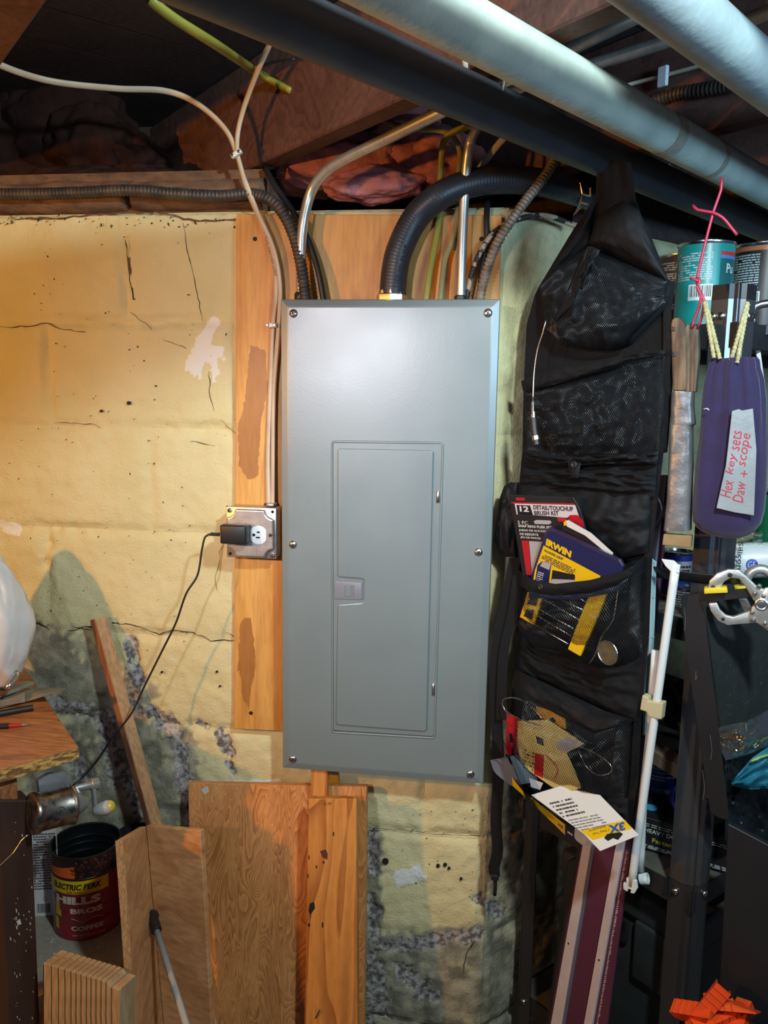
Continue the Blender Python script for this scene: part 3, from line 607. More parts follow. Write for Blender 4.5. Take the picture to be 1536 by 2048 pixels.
# cover: shallow bevelled pan with the door opening cut in it
do = [at(665, 1464, PY), at(869, 1476, PY), at(886, 886, PY), at(664, 883, PY)]
rings = [ringv(.0, -.056), ringv(.0, -.0735), ringv(.0015, -.0762), ringv(.013, -.0796), ringv(.0155, -.080)]
o_ = [bm.verts.new(p) for p in do]; i_ = [bm.verts.new(p + V((0, .004, 0))) for p in do]
rings += [o_, i_]
for a, b in zip(rings, rings[1:]):
    for k in range(4): bm.faces.new((a[k], a[(k + 1) % 4], b[(k + 1) % 4], b[k]))
bmesh.ops.recalc_face_normals(bm, faces=bm.faces[:])
mk('cover', bm, MAT['panel_grey'], panel)
def rrect(pts, r, n=4):
    """round the corners of a closed room-space polygon"""
    out = []; k = len(pts)
    for i in range(k):
        p, a, b = V(pts[i]), V(pts[i - 1]), V(pts[(i + 1) % k]); rr = min(r, (a - p).length / 2.2, (b - p).length / 2.2); s = p + (a - p).normalized() * rr; e = p + (b - p).normalized() * rr
        for j in range(n + 1):
            t = j / n; out.append(s * (1 - t) ** 2 + p * 2 * t * (1 - t) + e * t * t)
    return out
lip = rrect(do, .006)
mk('door_surround', tube(NB(), lip + [lip[0]], .0022, seg=8, smooth=False, cap=False), MAT['panel_grey'], panel, smooth=True)
dp = Yp(-.0805)
door = mk('door', bev(prism(NB(), rrect([dp(667, 1461), dp(867, 1473), dp(884, 888), dp(666, 885)], .004), (0, -1, 0), .004), .0010, 2), MAT['panel_grey'], panel)
de = Yp(-.0852)
inner = [(675, 1209), (672, 1450), (853, 1464), (867, 901), (675, 897), (675, 1154), (728, 1158), (727, 1205)]
mk('embossed_field', bev(prism(NB(), rrect([de(*p) for p in inner], .006), (0, -1, 0), .0050), .0034, 3), MAT['panel_grey'], door)
nt_ = [(672, 1154), (728, 1158), (727, 1205), (672, 1203)]
latch = mk('latch', bev(prism(NB(), rrect([Yp(-.0832)(*p) for p in ((669, 1163), (724, 1165), (724, 1200), (669, 1198))], .002), (0, -1, 0), .004), .0012, 2), MAT['latch_grey'], door, ang=30)
bm = bev(pxprism(NB(), Yp(-.0838), [(689, 1170), (708, 1170), (708, 1194), (689, 1194)], .002), .0004, 1); mk('slider_recess', bm, MAT['panel_box_grey'], latch)
bm = bev(pxprism(NB(), Yp(-.0846), [(691, 1171), (701, 1172), (701, 1193), (691, 1193)], .002), .0006, 2); mk('slider', bm, MAT['panel_grey'], latch)
c = at(690, 1139, -.0849); R = [c + V((math.cos(a), 0, math.sin(a))) * .0096 for a in [2 * PI * i / 24 for i in range(25)]]
mk('knockout_ring', tube(NB(), R, .0004, seg=5, smooth=False, cap=False), MAT['panel_box_grey'], door)
for (x, y0, y1) in ((876, 982, 1005), (867, 1367, 1390)):
    mk('hinge', bev(tube(NB(), [at(x, y1, -.081), at(x, y0, -.081)], .0036, seg=10, smooth=False), .0006, 1), MAT['zinc'], door, ang=40)
pr = []
def screw(parent, p, n, r=.0078, name='screw', rot=.4, m='zinc'):
    bm = lathe(NB(), [(r * .9, -.001), (r, .0006), (r * .95, .002), (r * .75, .0034), (r * .4, .0042), (r * .05, .0045)], axis(p, n), 20)
    s = mk(name, bm, MAT[m], parent, ang=40); A = axis(p, n) @ Matrix.Rotation(rot, 4, 'Z')
    bm = box(NB(), (-r * .85, -.0008, .0030), (r * .85, .0008, .0047), A); box(bm, (-.0008, -r * .5, .0030), (.0008, r * .5, .0046), A)
    mk('slot', bm, MAT['black_dot'], s)
for i, (x, y) in enumerate(((587, 627), (976, 626), (586, 1089), (957, 1104), (586, 1518), (941, 1548))): screw(panel, at(x, y, -.080), (0, -1, 0), rot=.3 + i * .7)

# ================================================================ outlet box and power adapter
jb = thing('outlet_box', at(504, 1118, -.05), 'square galvanized metal outlet box on the plywood left of the panel', 'outlet box')
jy = -.062
q = [at(453, 1014, jy), at(553, 1016, jy), at(553, 1118, jy), at(452, 1114, jy)]
cx = sum((p for p in q), V()) / 4; hw = .0500
M = frame(V((cx.x, 0, cx.z)), (1, 0, 0))
bm = bev(box(NB(), (-hw, -.058, -hw), (hw, -.019, hw), M), .006, 3); mk('enclosure', bm, MAT['galvanized'], jb, ang=40)
bm = bev(box(NB(), (-hw, jy, -hw), (hw, jy + .004, hw), M), .0015, 2); mk('mounting_flange', bm, MAT['galvanized'], jb, ang=40)
# raised cover with scooped corners
w_ = hw - .003; cr = .017; poly = []
for k, (sx, sz) in enumerate(((1, 1), (-1, 1), (-1, -1), (1, -1))):
    a0 = math.atan2(-sz, -sx); arc = []
    for j in range(7):
        a = a0 + (-PI / 4 + PI / 2 * j / 6) * (-1); arc.append(M @ V((sx * w_ + cr * math.cos(a), jy - .010, sz * w_ + cr * math.sin(a))))
    poly += arc
cov = mk('raised_cover', bev(prism(NB(), poly, (0, -1, 0), .0105), .0036, 3, .6), MAT['galvanized'], jb)
for sx, sz, s in ((-1, 1, 1), (1, 1, 0), (-1, -1, 0), (1, -1, 1)):
    p = M @ V((sx * (w_ - .004), jy - .0005, sz * (w_ - .004)))
    if s: screw(jb, p, (0, -1, 0), .0045, rot=1)
    else: mk('hole', lathe(NB(), [(.003, -.001), (.003, .0006)], axis(p, (0, -1, 0)), 12), MAT['black_hole'], jb)
fy = jy - .010
p = at(517, 1070, fy)
bm = NB(); prof = []
ro = [p + V((max(-.0155, min(.0155, .0182 * math.cos(a))), -.001, .0182 * math.sin(a))) for a in [2 * PI * i / 32 for i in range(32)]]
rec = mk('receptacle', bev(prism(NB(), ro, (0, -1, 0), .004), .0006, 2), MAT['white_plastic'], jb, ang=40)
for dx, dz, w, h in ((-.003, .0055, .0062, .0014), (-.004, -.0048, .008, .0014)): mk('slot', box(NB(), p + V((dx - w / 2 + .003, -.0014, dz - h)), p + V((dx + w / 2 + .003, -.0008, dz + h))), MAT['black_hole'], rec)
mk('ground_slot', lathe(NB(), [(.003, 0), (.003, .0006)], axis(p + V((-.009, -.001, 0)), (0, -1, 0)), 12), MAT['black_hole'], rec)
screw(jb, at(541, 1070, fy), (0, -1, 0), .0036, rot=.7)
for x in (531, 552): screw(jb, at(x, 1008, -.058), (0, -1, 0), .0028, rot=.2)
mk('cable_clamp', bev(box(NB(), at(528, 1013, -.055), at(556, 1004, -.024)), .002, 2), MAT['galvanized'], jb, ang=40)
ad = thing('power_adapter', at(468, 1088, -.09), 'small black plug-in power adapter sticking out of the metal outlet box', 'power adapter')
a, b = at(439, 1050, fy - .032), at(489, 1090, fy - .032)
mk('body', bev(box(NB(), (a.x, fy - .032, b.z), (b.x + .003, fy - .006, a.z)), .0035, 3), MAT['black_plastic'], ad, ang=40)
mk('face', bev(box(NB(), (a.x + .006, fy - .007, b.z + .002), (b.x + .001, fy - .0005, a.z - .002)), .002, 2), MAT['black_satin'], ad, ang=40)
s0 = (438, 1069, fy - .02)
mk('strain_relief', tube(NB(), [at(439, 1069, fy - .02), at(422, 1068, fy - .02)], .0034, seg=10, fn=ribs(.003, .12), step=.0007), MAT['black_plastic'], ad, smooth=True)
mk('cord', tube(NB(), [at(424, 1068, fy - .02), at(411, 1073, fy - .022), (at(404, 1098, fy - .025)), at(395, 1150, fy - .03), at(372, 1188, fy - .035), at(352, 1245, -.105), at(325, 1300, -.105), at(290, 1370, -.11), at(262, 1428, -.12), at(225, 1475, -.13), at(195, 1520, -.14), at(162, 1558, -.16), at(150, 1566, -.17), at(135, 1590, -.18), at(110, 1615, -.22), at(60, 1630, -.26), at(-20, 1630, -.30)], .0020, seg=8, step=.006), MAT['cable_black'], ad, smooth=True)
# ================================================================ boards leaning against the wall under the panel
def lean(px_tl, px_tr, y_top, x_bl, x_br, y_bot, z_bot=0.0):
    """front face of a board whose top edge is seen at two pixels and whose foot stands further out on the floor"""
    a = at(px_tl[0], px_tl[1], y_top); b = at(px_tr[0], px_tr[1], y_top); pl = P3(a, b, V((a.x, y_bot, z_bot)))
    c = pl(x_br, 2200); d = pl(x_bl, 2200)
    dn = lambda p, q: p + (q - p) * ((z_bot - p.z) / (q.z - p.z))
    return [a, b, dn(b, c), dn(a, d)], pl
q, pl = lean((376, 1566), (733, 1574), -.045, 388, 727, -.17)
bd = mk('plywood_sheet', bev(prism(NB(), q, pl.n, .019), .0012, 1), MAT['fir_ply'])
tag(bd, 'wide brown plywood sheet with wavy grain leaning on the wall below the panel', 'board')
stain([(404, 1577), (414, 1573), (418, 1584), (408, 1588)], pl, bd, 'white_scuff', 'paint_spot', jit=2.5)
q, pl = lean((622, 1536), (655, 1536), -.066, 618, 651, -.155)
tag(mk('wood_strip', bev(prism(NB(), [p for p in q], pl.n, .014), .0012, 1), MAT['pine_orange']), 'narrow wood strip standing behind the orange board, top end under the panel', 'wood strip')
q, pl = lean((617, 1598), (713, 1598), -.120, 606, 716, -.235)
bd = mk('pine_board', bev(prism(NB(), q, pl.n, .019), .0012, 1), MAT['pine_orange'])
tag(bd, 'orange fir board with dark spots leaning in front of the plywood sheet', 'board')
stain([(641, 1704), (652, 1700), (657, 1708), (653, 1718), (644, 1716)], pl, bd, 'stain_brown', 'knot', seed=4)
stain([(619, 1806), (627, 1802), (629, 1815), (624, 1828), (619, 1838), (617, 1822)], pl, bd, 'black_dot', 'dark_spot', seed=5)
bm = NB()
for x, y, w, h in ((633, 1734, 1.2, 3), (645, 1850, 1.4, 5), (618, 1715, 1, 4), (616, 1752, 1, 4), (618, 1850, 2, 3), (667, 1668, 1.2, 4), (647, 1725, 2, 2)): pxprism(bm, pl, [(x - w, y - h), (x + w, y - h), (x + w, y + h), (x - w, y + h)], .0003, .0003)
mk('speck', bm, MAT['black_dot'], bd)['kind'] = 'stuff'
ptext('lettering', [('4-7P', (647, 1611), (663, 1612), 7, {})], MAT['stain_brown'], bd, pl)
tube(bm := NB(), [pl(631, 2036, .002), pl(638, 2024, .004), pl(639, 2018, .002)], .0012, seg=6); mk('nail', bm, MAT['dark_metal'], bd)
# plywood trough: two boards joined at a right angle, open toward the room
tr = thing('plywood_trough', at(330, 2040, -.3), 'brown plywood trough of two joined boards standing right of the coffee can', 'trough')
ta, tb, tc = at(292, 1652, -.20), at(401, 1662, -.235), at(246, 1680, -.36)
ba = V((at(327, 2200, -.27).x, -.27, 0.0)); 
pr_ = P3(ta, tb, at(327, 2048, -.25)); pls = P3(ta, tc, at(327, 2048, -.25))
def down(pl, p, px): 
    q = pl(px, 2048); return p + (q - p) * (p.z / (p.z - q.z))
mk('right_board', bev(prism(NB(), [ta, tb, down(pr_, tb, 422), down(pr_, ta, 327)], pr_.n, .012), .001, 1), MAT['trough_ply'], tr)
lb = [ta, tc, down(pls, tc, 272), down(pls, ta, 327)]
mk('left_board', bev(prism(NB(), lb, pls.n, .013), .001, 1), MAT['trough_ply'], tr)
e0, e1 = lb[1], lb[2]; nn = (tc - ta).normalized()
bm = NB(); prism(bm, [e0 + nn * .0008, e0 + nn * .0008 - pls.n * .0128, e1 + nn * .0008 - pls.n * .0128, e1 + nn * .0008], nn, .001); mk('ply_edge', bm, MAT['ply_edge'], tr)
# telescoping gas strut leaning in the trough
p0 = pr_(304, 1832, .022); p1 = at(372, 2048, -.42); p2 = p0 + (p1 - p0) * 2.2
gs = thing('gas_strut', p2, 'grey metal strut with black swivel end leaning in the plywood trough', 'strut')
d = (p1 - p0).normalized()
mk('rod', tube(NB(), [p0 + d * .03, p0 + d * .20, p2], .0058, seg=14, smooth=False), MAT['zinc'], gs, smooth=True)
mat('strut_grey', (.36, .37, .38), rough=.4); gs.children[0].data.materials[0] = MAT['strut_grey']
mk('end_cap', bev(tube(NB(), [p0 + d * .006, p0 + d * .036], .0098, seg=14, smooth=False), .001, 1), MAT['black_plastic'], gs, ang=40)
mk('swivel_eye', bev(lathe(NB(), [(.0115, -.006), (.0115, .006)], axis(p0 + d * .002, (0.1, -1, 0.2)), 20), .0012, 2), MAT['black_plastic'], gs, ang=40)
screw(gs, p0 + d * .002 + V((.001, -.0066, .001)), (0.1, -1, 0.2), .0042, 'rivet', 1.2, 'dark_metal')
# stick leaning on the wall
sa, sb = at(204, 1234, -.012), at(318, 1652, -.075); sd = (sb - sa).normalized(); wx = V((1, 0, 0)); wx = (wx - sd * wx.dot(sd)).normalized()
wy = sd.cross(wx).normalized(); wy = wy if wy.y < 0 else -wy
rt = (wx * .55 - wy * .0 + wy * .0).normalized()
L = (sa.z) / -sd.z
k1 = (wx * .86 + wy * .51).normalized(); k2 = (-wx * .51 + wy * .86).normalized()      # pale face looks right, red face left
c = sa + wy * .004
st = mk('wood_stick', bev(prism(NB(), [c, c + k2 * -.0, c + k1 * 0] and [c - k1 * .0 + V(), c + k1.cross(sd) * 0 + k2 * .026, c + k2 * .026 + k1 * .021, c + k1 * .021], -sd, L) if False else prism(NB(), [c, c + k2 * .027, c + k2 * .027 + k1 * .020, c + k1 * .020], -sd, L), .0012, 1), MAT['stick_red'])
tag(st, 'reddish square wood stick leaning on the wall left of the outlet cord', 'stick')
bm = NB(); o_ = c + k1 * .0203
prism(bm, [o_ + k2 * .001, o_ + k2 * .026, o_ + k2 * .026 + sd * (L - .003), o_ + k2 * .001 + sd * (L - .003)], k1, .0004); mk('pale_face', bm, MAT['pale_wood'], st)
# ================================================================ workbench at the left
BZ = .95
bt = Zp(BZ)
f = bt(157, 1494); bk = bt(92, 1398); fl = bt(-6, 1541)
ex = (f - fl).normalized(); ey = (bk - f).normalized()
bench = thing('workbench', f + ex * -.4 - Z_ * BZ, 'wooden workbench with worn reddish top and dark brown leg at left', 'workbench')
T = [f, f + ey * .62, f + ey * .62 - ex * .75, f - ex * .75]
tp = mk('bench_top', bev(prism(NB(), T, (0, 0, 1), .022), .0008, 1), MAT['bench_top'], bench)
bm = NB(); nf = V((ex.y, -ex.x, 0)); nf = nf if nf.dot(V((0, -1, 0))) > 0 else -nf
prism(bm, [f + nf * .0006 - Z_ * .002, f + nf * .0006 - Z_ * .0215, f + nf * .0006 - Z_ * .0215 - ex * .75, f + nf * .0006 - Z_ * .002 - ex * .75], nf, .001); mk('worn_front_edge', bm, MAT['osb_edge'], tp)
rf = f - nf * .02 - Z_ * .023 - ex * .11
rail = mk('front_rail', bev(prism(NB(), [rf + ex * 0.015, rf + ex * 0.015 - Z_ * .062, rf - ex * .6 - Z_ * .062, rf - ex * .6], nf, .02), .001, 1), MAT['bench_top'], bench)
lp = Pl(rf - nf * -.004, nf)
lq = [lp(2, 1625), lp(62, 1588), lp(70, 1800), lp(78, 2048)]
la, lb_ = lp(-8, 1600), lp(62, 1600); lc, ld = lp(80, 2048), lp(16, 2048)
lc = lb_ + (lc - lb_) * (lb_.z / (lb_.z - lc.z)); ld = la + (ld - la) * (la.z / (la.z - ld.z))
leg = mk('leg', bev(prism(NB(), [la, lb_, lc, ld], nf, .045), .003, 2), MAT['leg_brown'], bench)
bm = NB(); rn = random.Random(4)
for i in range(46):
    x = rn.choice((rn.uniform(20, 70), rn.uniform(30, 42))); y = rn.uniform(1640, 2040) if i > 16 else rn.uniform(1815, 1885); w = rn.uniform(.4, 1.6); h = rn.uniform(.5, 3 if i > 16 else 4.5)
    if lp(x, y).z: pxprism(bm, lp, [(x - w, y - h), (x + w * .6, y - h * .7), (x + w, y + h), (x - w * .4, y + h * .8)], .0003, .0004)
pxprism(bm, lp, [(33, 1843), (40, 1838), (43, 1848), (36, 1850)], .0003, .0006)
mk('scuff_marks', bm, MAT['white_scuff'], leg)['kind'] = 'stuff'
# loose wire hanging in front of the leg
run('loose_wire', [(lp(-30, 1760, .01),), (lp(0, 1731, .01),), (lp(28, 1704, .01),), (lp(42, 1682, .01),), (lp(58, 1668, .012),)], .0012, 'zinc', 'thin bright wire end in front of the dark bench leg', 'wire', seg=6)
# shelf below the bench
SZ = .47
sp = Zp(SZ)
q = [sp(261, 1918), sp(232, 1830), sp(60, 1760), sp(-60, 1800), sp(20, 1990), sp(150, 1965)]
tag(mk('lower_shelf', bev(prism(NB(), [sp(262, 1920), sp(176, 1962), sp(60, 2040), sp(-80, 1960), sp(60, 1790), sp(292, 1842)], (0, 0, 1), .018), .001, 1), MAT['fiberboard_grey']), 'grey fibreboard shelf under the bench carrying the coffee can', 'shelf')
sh = bpy.data.objects['lower_shelf']; fr_ = [sp(262, 1920), sp(176, 1962), sp(60, 2040)]
bm = NB()
for a, b in zip(fr_, fr_[1:]):
    e = (b - a).normalized(); nrm = V((e.y, -e.x, 0)); nrm = nrm if nrm.y < 0 else -nrm
    prism(bm, [a + nrm * .0006 - Z_ * .001, b + nrm * .0006 - Z_ * .001, b + nrm * .0006 - Z_ * .018, a + nrm * .0006 - Z_ * .018], nrm, .0008)
mk('front_edge', bm, MAT['pale_wood'], sh)
bm = NB(); rn = random.Random(9)
for i in range(34):
    p = sp(rn.uniform(90, 240), rn.uniform(1850, 1950)); s = rn.uniform(.0006, .0022)
    bmesh.ops.create_icosphere(bm, subdivisions=1, radius=s, matrix=Matrix.Translation(p + Z_ * s * .3))
mk('dust_crumbs', bm, MAT['white_scuff'], sh)['kind'] = 'stuff'
# ---------------------------------------------------------------- coffee can
cb = sp(178, 1838); R = .068; H = .176
cb = V((cb.x, cb.y, SZ))
to = math.atan2(CAM.y - cb.y, CAM.x - cb.x)                     # direction to the viewer
can = thing('coffee_can', cb, 'large open red coffee tin with yellow band on the shelf under the bench', 'can')
lean_ = Matrix.Rotation(math.radians(2.0), 4, 'Y')
A = Matrix.Translation(cb) @ Matrix.Rotation(to, 4, 'Z')
mat('tin_red', (.20, .006, .014), (.24, .010, .018), rough=.32, scale=12, coat=.2); mat('tin_dark', (.012, .008, .008), rough=.35)
mat('tin_inside', (.05, .065, .075), rough=.3, metal=.9); mat('tin_yellow', (.66, .46, .012), (.58, .38, .01), rough=.35, scale=20); mat('tin_cream', (.62, .56, .44), (.54, .46, .34), rough=.5, scale=50)
mat('tin_orange', (.72, .10, .015), rough=.4); mat('bean_brown', (.10, .022, .016), (.04, .008, .006), rough=.35, scale=60)
prof = [(R * .96, 0), (R, .002), (R, .004), (R * .985, .006)]
for z in (.035, .063, .092): prof += [(R * .985, z - .002), (R * .975, z), (R * .985, z + .002)]
prof += [(R * .985, .128)]
mk('can_body', lathe(NB(), prof, A, 48, caps=False), MAT['tin_red'], can, smooth=True, ang=40)
mk('upper_wall', lathe(NB(), [(R * .985, .128), (R * 1.0, .1285), (R * 1.0, .131), (R * .985, .132), (R * .985, H - .003)], A, 48, caps=False), MAT['tin_dark'], can, smooth=True, ang=40)
mk('rim', lathe(NB(), [(R * .985, H - .003), (R * 1.01, H - .003), (R * 1.01, H), (R * .965, H), (R * .965, H - .004)], A, 48, caps=False), MAT['dark_metal'], can, ang=40)
pi_ = [(R * .965, H - .002)]
for z in (.150, .135, .118): pi_ += [(R * .965, z + .002), (R * .95, z), (R * .965, z - .002)]
pi_ += [(R * .965, .004), (.0, .004)]
mk('inside', lathe(NB(), pi_, A, 48, caps=False), MAT['tin_inside'], can, smooth=True, ang=40)
def cyl_patch(name, m, parent, a0, a1, z0, z1, RR, M=A, skew=0.0, n=20):
    bm = NB(); grid(bm, lambda u, v: M @ V((RR * math.cos(a0 + (a1 - a0) * u), RR * math.sin(a0 + (a1 - a0) * u), z0 + (z1 - z0) * v + skew * (u - .5) * v)), n, 2); return mk(name, bm, MAT[m], parent, smooth=True)
RL = R * .985 + .0004
cyl_patch('yellow_band', 'tin_yellow', can, -1.45, .62, .100, .1275, RL)
cyl_patch('price_label', 'tin_orange', can, -1.42, -.35, .133, .152, RL, skew=.012)
cyl_patch('barcode_strip', 'tin_inside', can, .18, .27, .133, .165, RL)
for x in (-.95,): cyl_patch('label_figure', 'tin_yellow', can, x - .12, x + .05, .062, .083, RL); cyl_patch('label_figure', 'tin_yellow', can, x - .16, x + .10, .048, .062, RL); cyl_patch('label_figure', 'tin_yellow', can, x - .20, x - .02, .018, .044, RL)
bm = NB(); rn = random.Random(2)
for i in range(120):
    a = rn.uniform(-.45, 1.5); z = rn.uniform(.134, .170)
    if a < .1 and z > .150 + (a + .45) * 0.0: pass
    bmesh.ops.create_icosphere(bm, subdivisions=1, radius=1, matrix=A @ Matrix.Rotation(a, 4, 'Z') @ Matrix.Translation((RL, 0, z)) @ Matrix.Rotation(rn.uniform(0, 3), 4, 'X') @ Matrix.Diagonal((.0004, .0034, .0021, 1)))
mk('printed_beans', bm, MAT['bean_brown'], can)['kind'] = 'stuff'
RT = RL + .0004
wraptext('lettering', [('ELECTRIC PERK', -1.12, .40, .1085, .0125, {'shear': .25, 'bold': .035})], MAT['tin_dark'], can, A, RT)
wraptext('lettering', [('GRIND', -.62, -.15, .1015, .004, {'bold': .01, 'space': 1.2})], MAT['tin_dark'], can, A, RT)
wraptext('lettering', [('HILLS', -1.02, .36, .078, .0165, {'bold': .06}), ('BROS', -.52, .40, .058, .0115, {'bold': .05}), ('COFFEE', -.52, .42, .022, .010, {'bold': .04}), ('NET WT. 48 OZ. (3 LB.)', -.48, .44, .009, .0048, {'bold': .01})], MAT['tin_cream'], can, A, RT)
bm = NB(); tube(bm, [A @ V((RT * math.cos(a), RT * math.sin(a), .045 + .003 * math.sin(a * 9))) for a in [-.5 + .9 * i / 20 for i in range(21)]], .0005, seg=4); mk('flourish', bm, MAT['tin_cream'], can)
# white sheet / carton behind the can
def card(name, pl, pts, t, m, parent=None, off=0.0, b=0.0): 
    bm = pxprism(NB(), pl, pts, t, off)
    if b: bev(bm, b, 1)
    return mk(name, bm, MAT[m], parent)
mat('paper_white', (.66, .62, .60), (.60, .56, .54), rough=.8, scale=10); mat('print_black', (.03, .03, .03), rough=.7); mat('print_grey', (.22, .21, .21), rough=.8)
cb2 = sp(90, 1832); cpl = Pl((cb2.x, cb2.y, 0), (.25, -1, .0))
ct = card('instruction_carton', cpl, [(-40, 1640), (112, 1655), (120, 1830), (-20, 1838)], .03, 'paper_white')
tag(ct, 'white carton of small print behind the red coffee tin', 'carton')
bm = NB(); greek(bm, cpl, 66, 1668, (44, -2), (0.12, 5.2), 22, seed=3, fill=.92); mk('small_print', bm, MAT['print_black'], ct)['kind'] = 'stuff'
bm = NB(); greek(bm, cpl, -18, 1760, (20, -2), (0.1, 5.2), 10, seed=4, fill=.9); mk('small_print', bm, MAT['print_black'], ct)['kind'] = 'stuff'
bm = NB(); barcode(bm, lambda u, v: cpl(74 + 26 * u + v * .5, 1808 + 18 * v - u, .0006), 26); mk('barcode', bm, MAT['print_black'], ct)
c = cpl(90, 1798, .0006); e1_ = (cpl(94, 1798, .0006) - c); mk('seal_mark', tube(NB(), [c + e1_ * math.cos(a) + Z_ * e1_.length * math.sin(a) for a in [2 * PI * i / 16 for i in range(17)]], .0003, seg=4, smooth=False), MAT['print_black'], ct)
# dark tub behind the coffee can
c = at(277, 1740, -.062); A2 = Matrix.Translation((c.x, c.y, SZ))
tub = thing('black_tub', (c.x, c.y, SZ), 'small black tub squeezed between the red coffee tin and the plywood trough', 'tub')
mk('tub_body', lathe(NB(), [(.036, 0), (.041, .004), (.044, .150), (.042, .152), (.039, .01), (.001, .008)], A2, 36, caps=False), MAT['black_satin'], tub, smooth=True, ang=40)
mk('tub_rim', lathe(NB(), [(.044, .146), (.047, .147), (.047, .154), (.042, .154), (.042, .150)], A2, 36, caps=False), MAT['black_plastic'], tub, ang=40)
# ---------------------------------------------------------------- kerfed wood block
kp = Pl(sp(90, 1990) + V((.03, -.09, 0)), (-.25, -1, .08))
kf = thing('slotted_block', kp(160, 2040), 'light wood block with parallel saw slots standing below the coffee tin', 'wood block')
xs = [86, 102, 116, 129, 141, 151, 161, 172, 181, 191, 201, 211, 222, 240]
top = lambda x: 1926 + (x - 86) * .30 + (8 if x > 215 else 0)
for a, b in zip(xs, xs[1:]):
    bm = NB(); pxprism(bm, kp, [(a + 1.3, top(a)), (b - 1.3, top(b)), (b - 1.1, 2110), (a + 1.5, 2110)], .040); bev(bm, .0005, 1)
    mk('tooth', bm, MAT['kerf_wood'], kf)
mk('backing', pxprism(NB(), kp, [(86, 1930), (240, 1978), (240, 2110), (86, 2110)], .010, -.037), MAT['leg_brown'], kf)  # dark sheet stands in for the shade inside the saw slots
# ---------------------------------------------------------------- pencil sharpener under the bench edge
sc = rf + ex * .045 - Z_ * .045
sh_ = thing('pencil_sharpener', sc, 'old metal crank pencil sharpener fixed under the bench top', 'pencil sharpener')
mat('steel_worn', (.34, .31, .28), (.13, .12, .11), rough=.34, metal=1.0, scale=70, contrast=(.45, .62)); mat('cast_grey', (.30, .31, .32), (.22, .23, .24), rough=.38, metal=.5, scale=30)
spn = Pl(sc, nf)
a = spn(56, 1630, .05); b = spn(141, 1610, .05); ax = (b - a).normalized()
mk('drum', bev(lathe(NB(), [(.026, 0), (.0335, .002), (.0335, .010), (.031, .012), (.031, .060), (.033, .062), (.033, .066), (.027, .070)], axis(spn(62, 1628, .03), ax), 40), .0004, 1), MAT['steel_worn'], sh_, ang=40)
p = spn(62, 1628, .03); r0 = ax.cross(Z_).normalized(); r0 = r0 if r0.dot(nf) > 0 else -r0
r1_ = (r0 * .95 + Z_ * .3).normalized(); cc = p + ax * .037 + r1_ * .0312; u1 = ax; u2 = ax.cross(r1_).normalized()
for rr in (.0065,): mk('maker_roundel', tube(NB(), [cc + u1 * rr * math.cos(t) + u2 * rr * .8 * math.sin(t) for t in [2 * PI * i / 20 for i in range(21)]], .0006, seg=5, smooth=False), MAT['dark_metal'], sh_)
mk('collar', lathe(NB(), [(.024, .066), (.020, .074), (.014, .086), (.010, .092)], axis(p, ax), 30), MAT['cast_grey'], sh_, ang=40)
bm = NB(); prism(bm, [spn(76, 1562, .0), spn(98, 1550, .0), spn(128, 1544, .0), spn(144, 1556, .0), spn(147, 1600, .0), spn(120, 1604, .0), spn(80, 1595, .0)], nf, .012); mk('bracket', bev(bm, .002, 2), MAT['cast_grey'], sh_, ang=40)
ca, cb_ = spn(152, 1577, .02), spn(186, 1569, .02)
mk('crank_shaft', tube(NB(), [p + ax * .085, ca, cb_ + (cb_ - ca) * .1], .0075, seg=16, smooth=False), MAT['cast_grey'], sh_, smooth=True, ang=50)
ck = spn(191, 1622, .035)
mk('crank_boss', bev(lathe(NB(), [(.0105, 0), (.0105, .014)], axis(cb_ - ax * .005, ax), 20), .001, 1), MAT['cast_grey'], sh_, ang=40)
mk('crank_arm', tube(NB(), [cb_ + Z_ * .004, (cb_ + ck) * .5, ck + Z_ * -.006], .0068, seg=12, flat=.55, up=ax), MAT['cast_grey'], sh_, smooth=True)
kd = (spn(228, 1610, .06) - ck).normalized()
mat('knob_horn', (.42, .43, .42), (.33, .34, .34), rough=.12, scale=20, coat=.6); mat('knob_yellow', (.55, .42, .05), rough=.3)
kb = mk('crank_knob', lathe(NB(), [(.006, 0), (.0085, .004), (.0115, .016), (.012, .026), (.009, .034), (.004, .037)], axis(ck - kd * .002, kd), 24), MAT['knob_horn'], sh_, smooth=True)
mk('knob_tip', lathe(NB(), [(.0095, .0325), (.0088, .035), (.0045, .0378), (.001, .038)], axis(ck - kd * .002, kd), 20), MAT['knob_yellow'], kb, smooth=True)
# ---------------------------------------------------------------- things on the bench
mat('bag_plastic', (.74, .74, .75), (.62, .62, .64), rough=.3, scale=6, bump=.5, bscale=26, sub=.25, spec=.6)
bm = NB(); bmesh.ops.create_icosphere(bm, subdivisions=5, radius=1)
bc = bt(-20, 1420) + V((-.06, .04, 0)); bcx = at(-28, 1275, bc.y)
for v in bm.verts:
    n = v.co.copy(); k = 1 + .10 * noise.noise(n * 1.6 + V((4, 0, 0))) + .075 * abs(noise.noise(n * 3.5 + V((0, 2, 0)))) + .03 * noise.noise(n * 9)
    zz = n.z * k; taper = 1 - .36 * max(0, zz) ** 1.2 + .0 * zz
    v.co = V((n.x * .085 * taper * k, n.y * .075 * taper * k, max(-.118, zz * .150)))
for v in bm.verts: v.co += V((bcx.x, bc.y, BZ + .158))
tag(mk('plastic_bag', bm, MAT['bag_plastic'], smooth=True), 'crumpled white plastic bag standing on the bench at left', 'plastic bag')
bm = NB(); bmesh.ops.create_icosphere(bm, subdivisions=4, radius=1)
lo = bt(0, 1395)
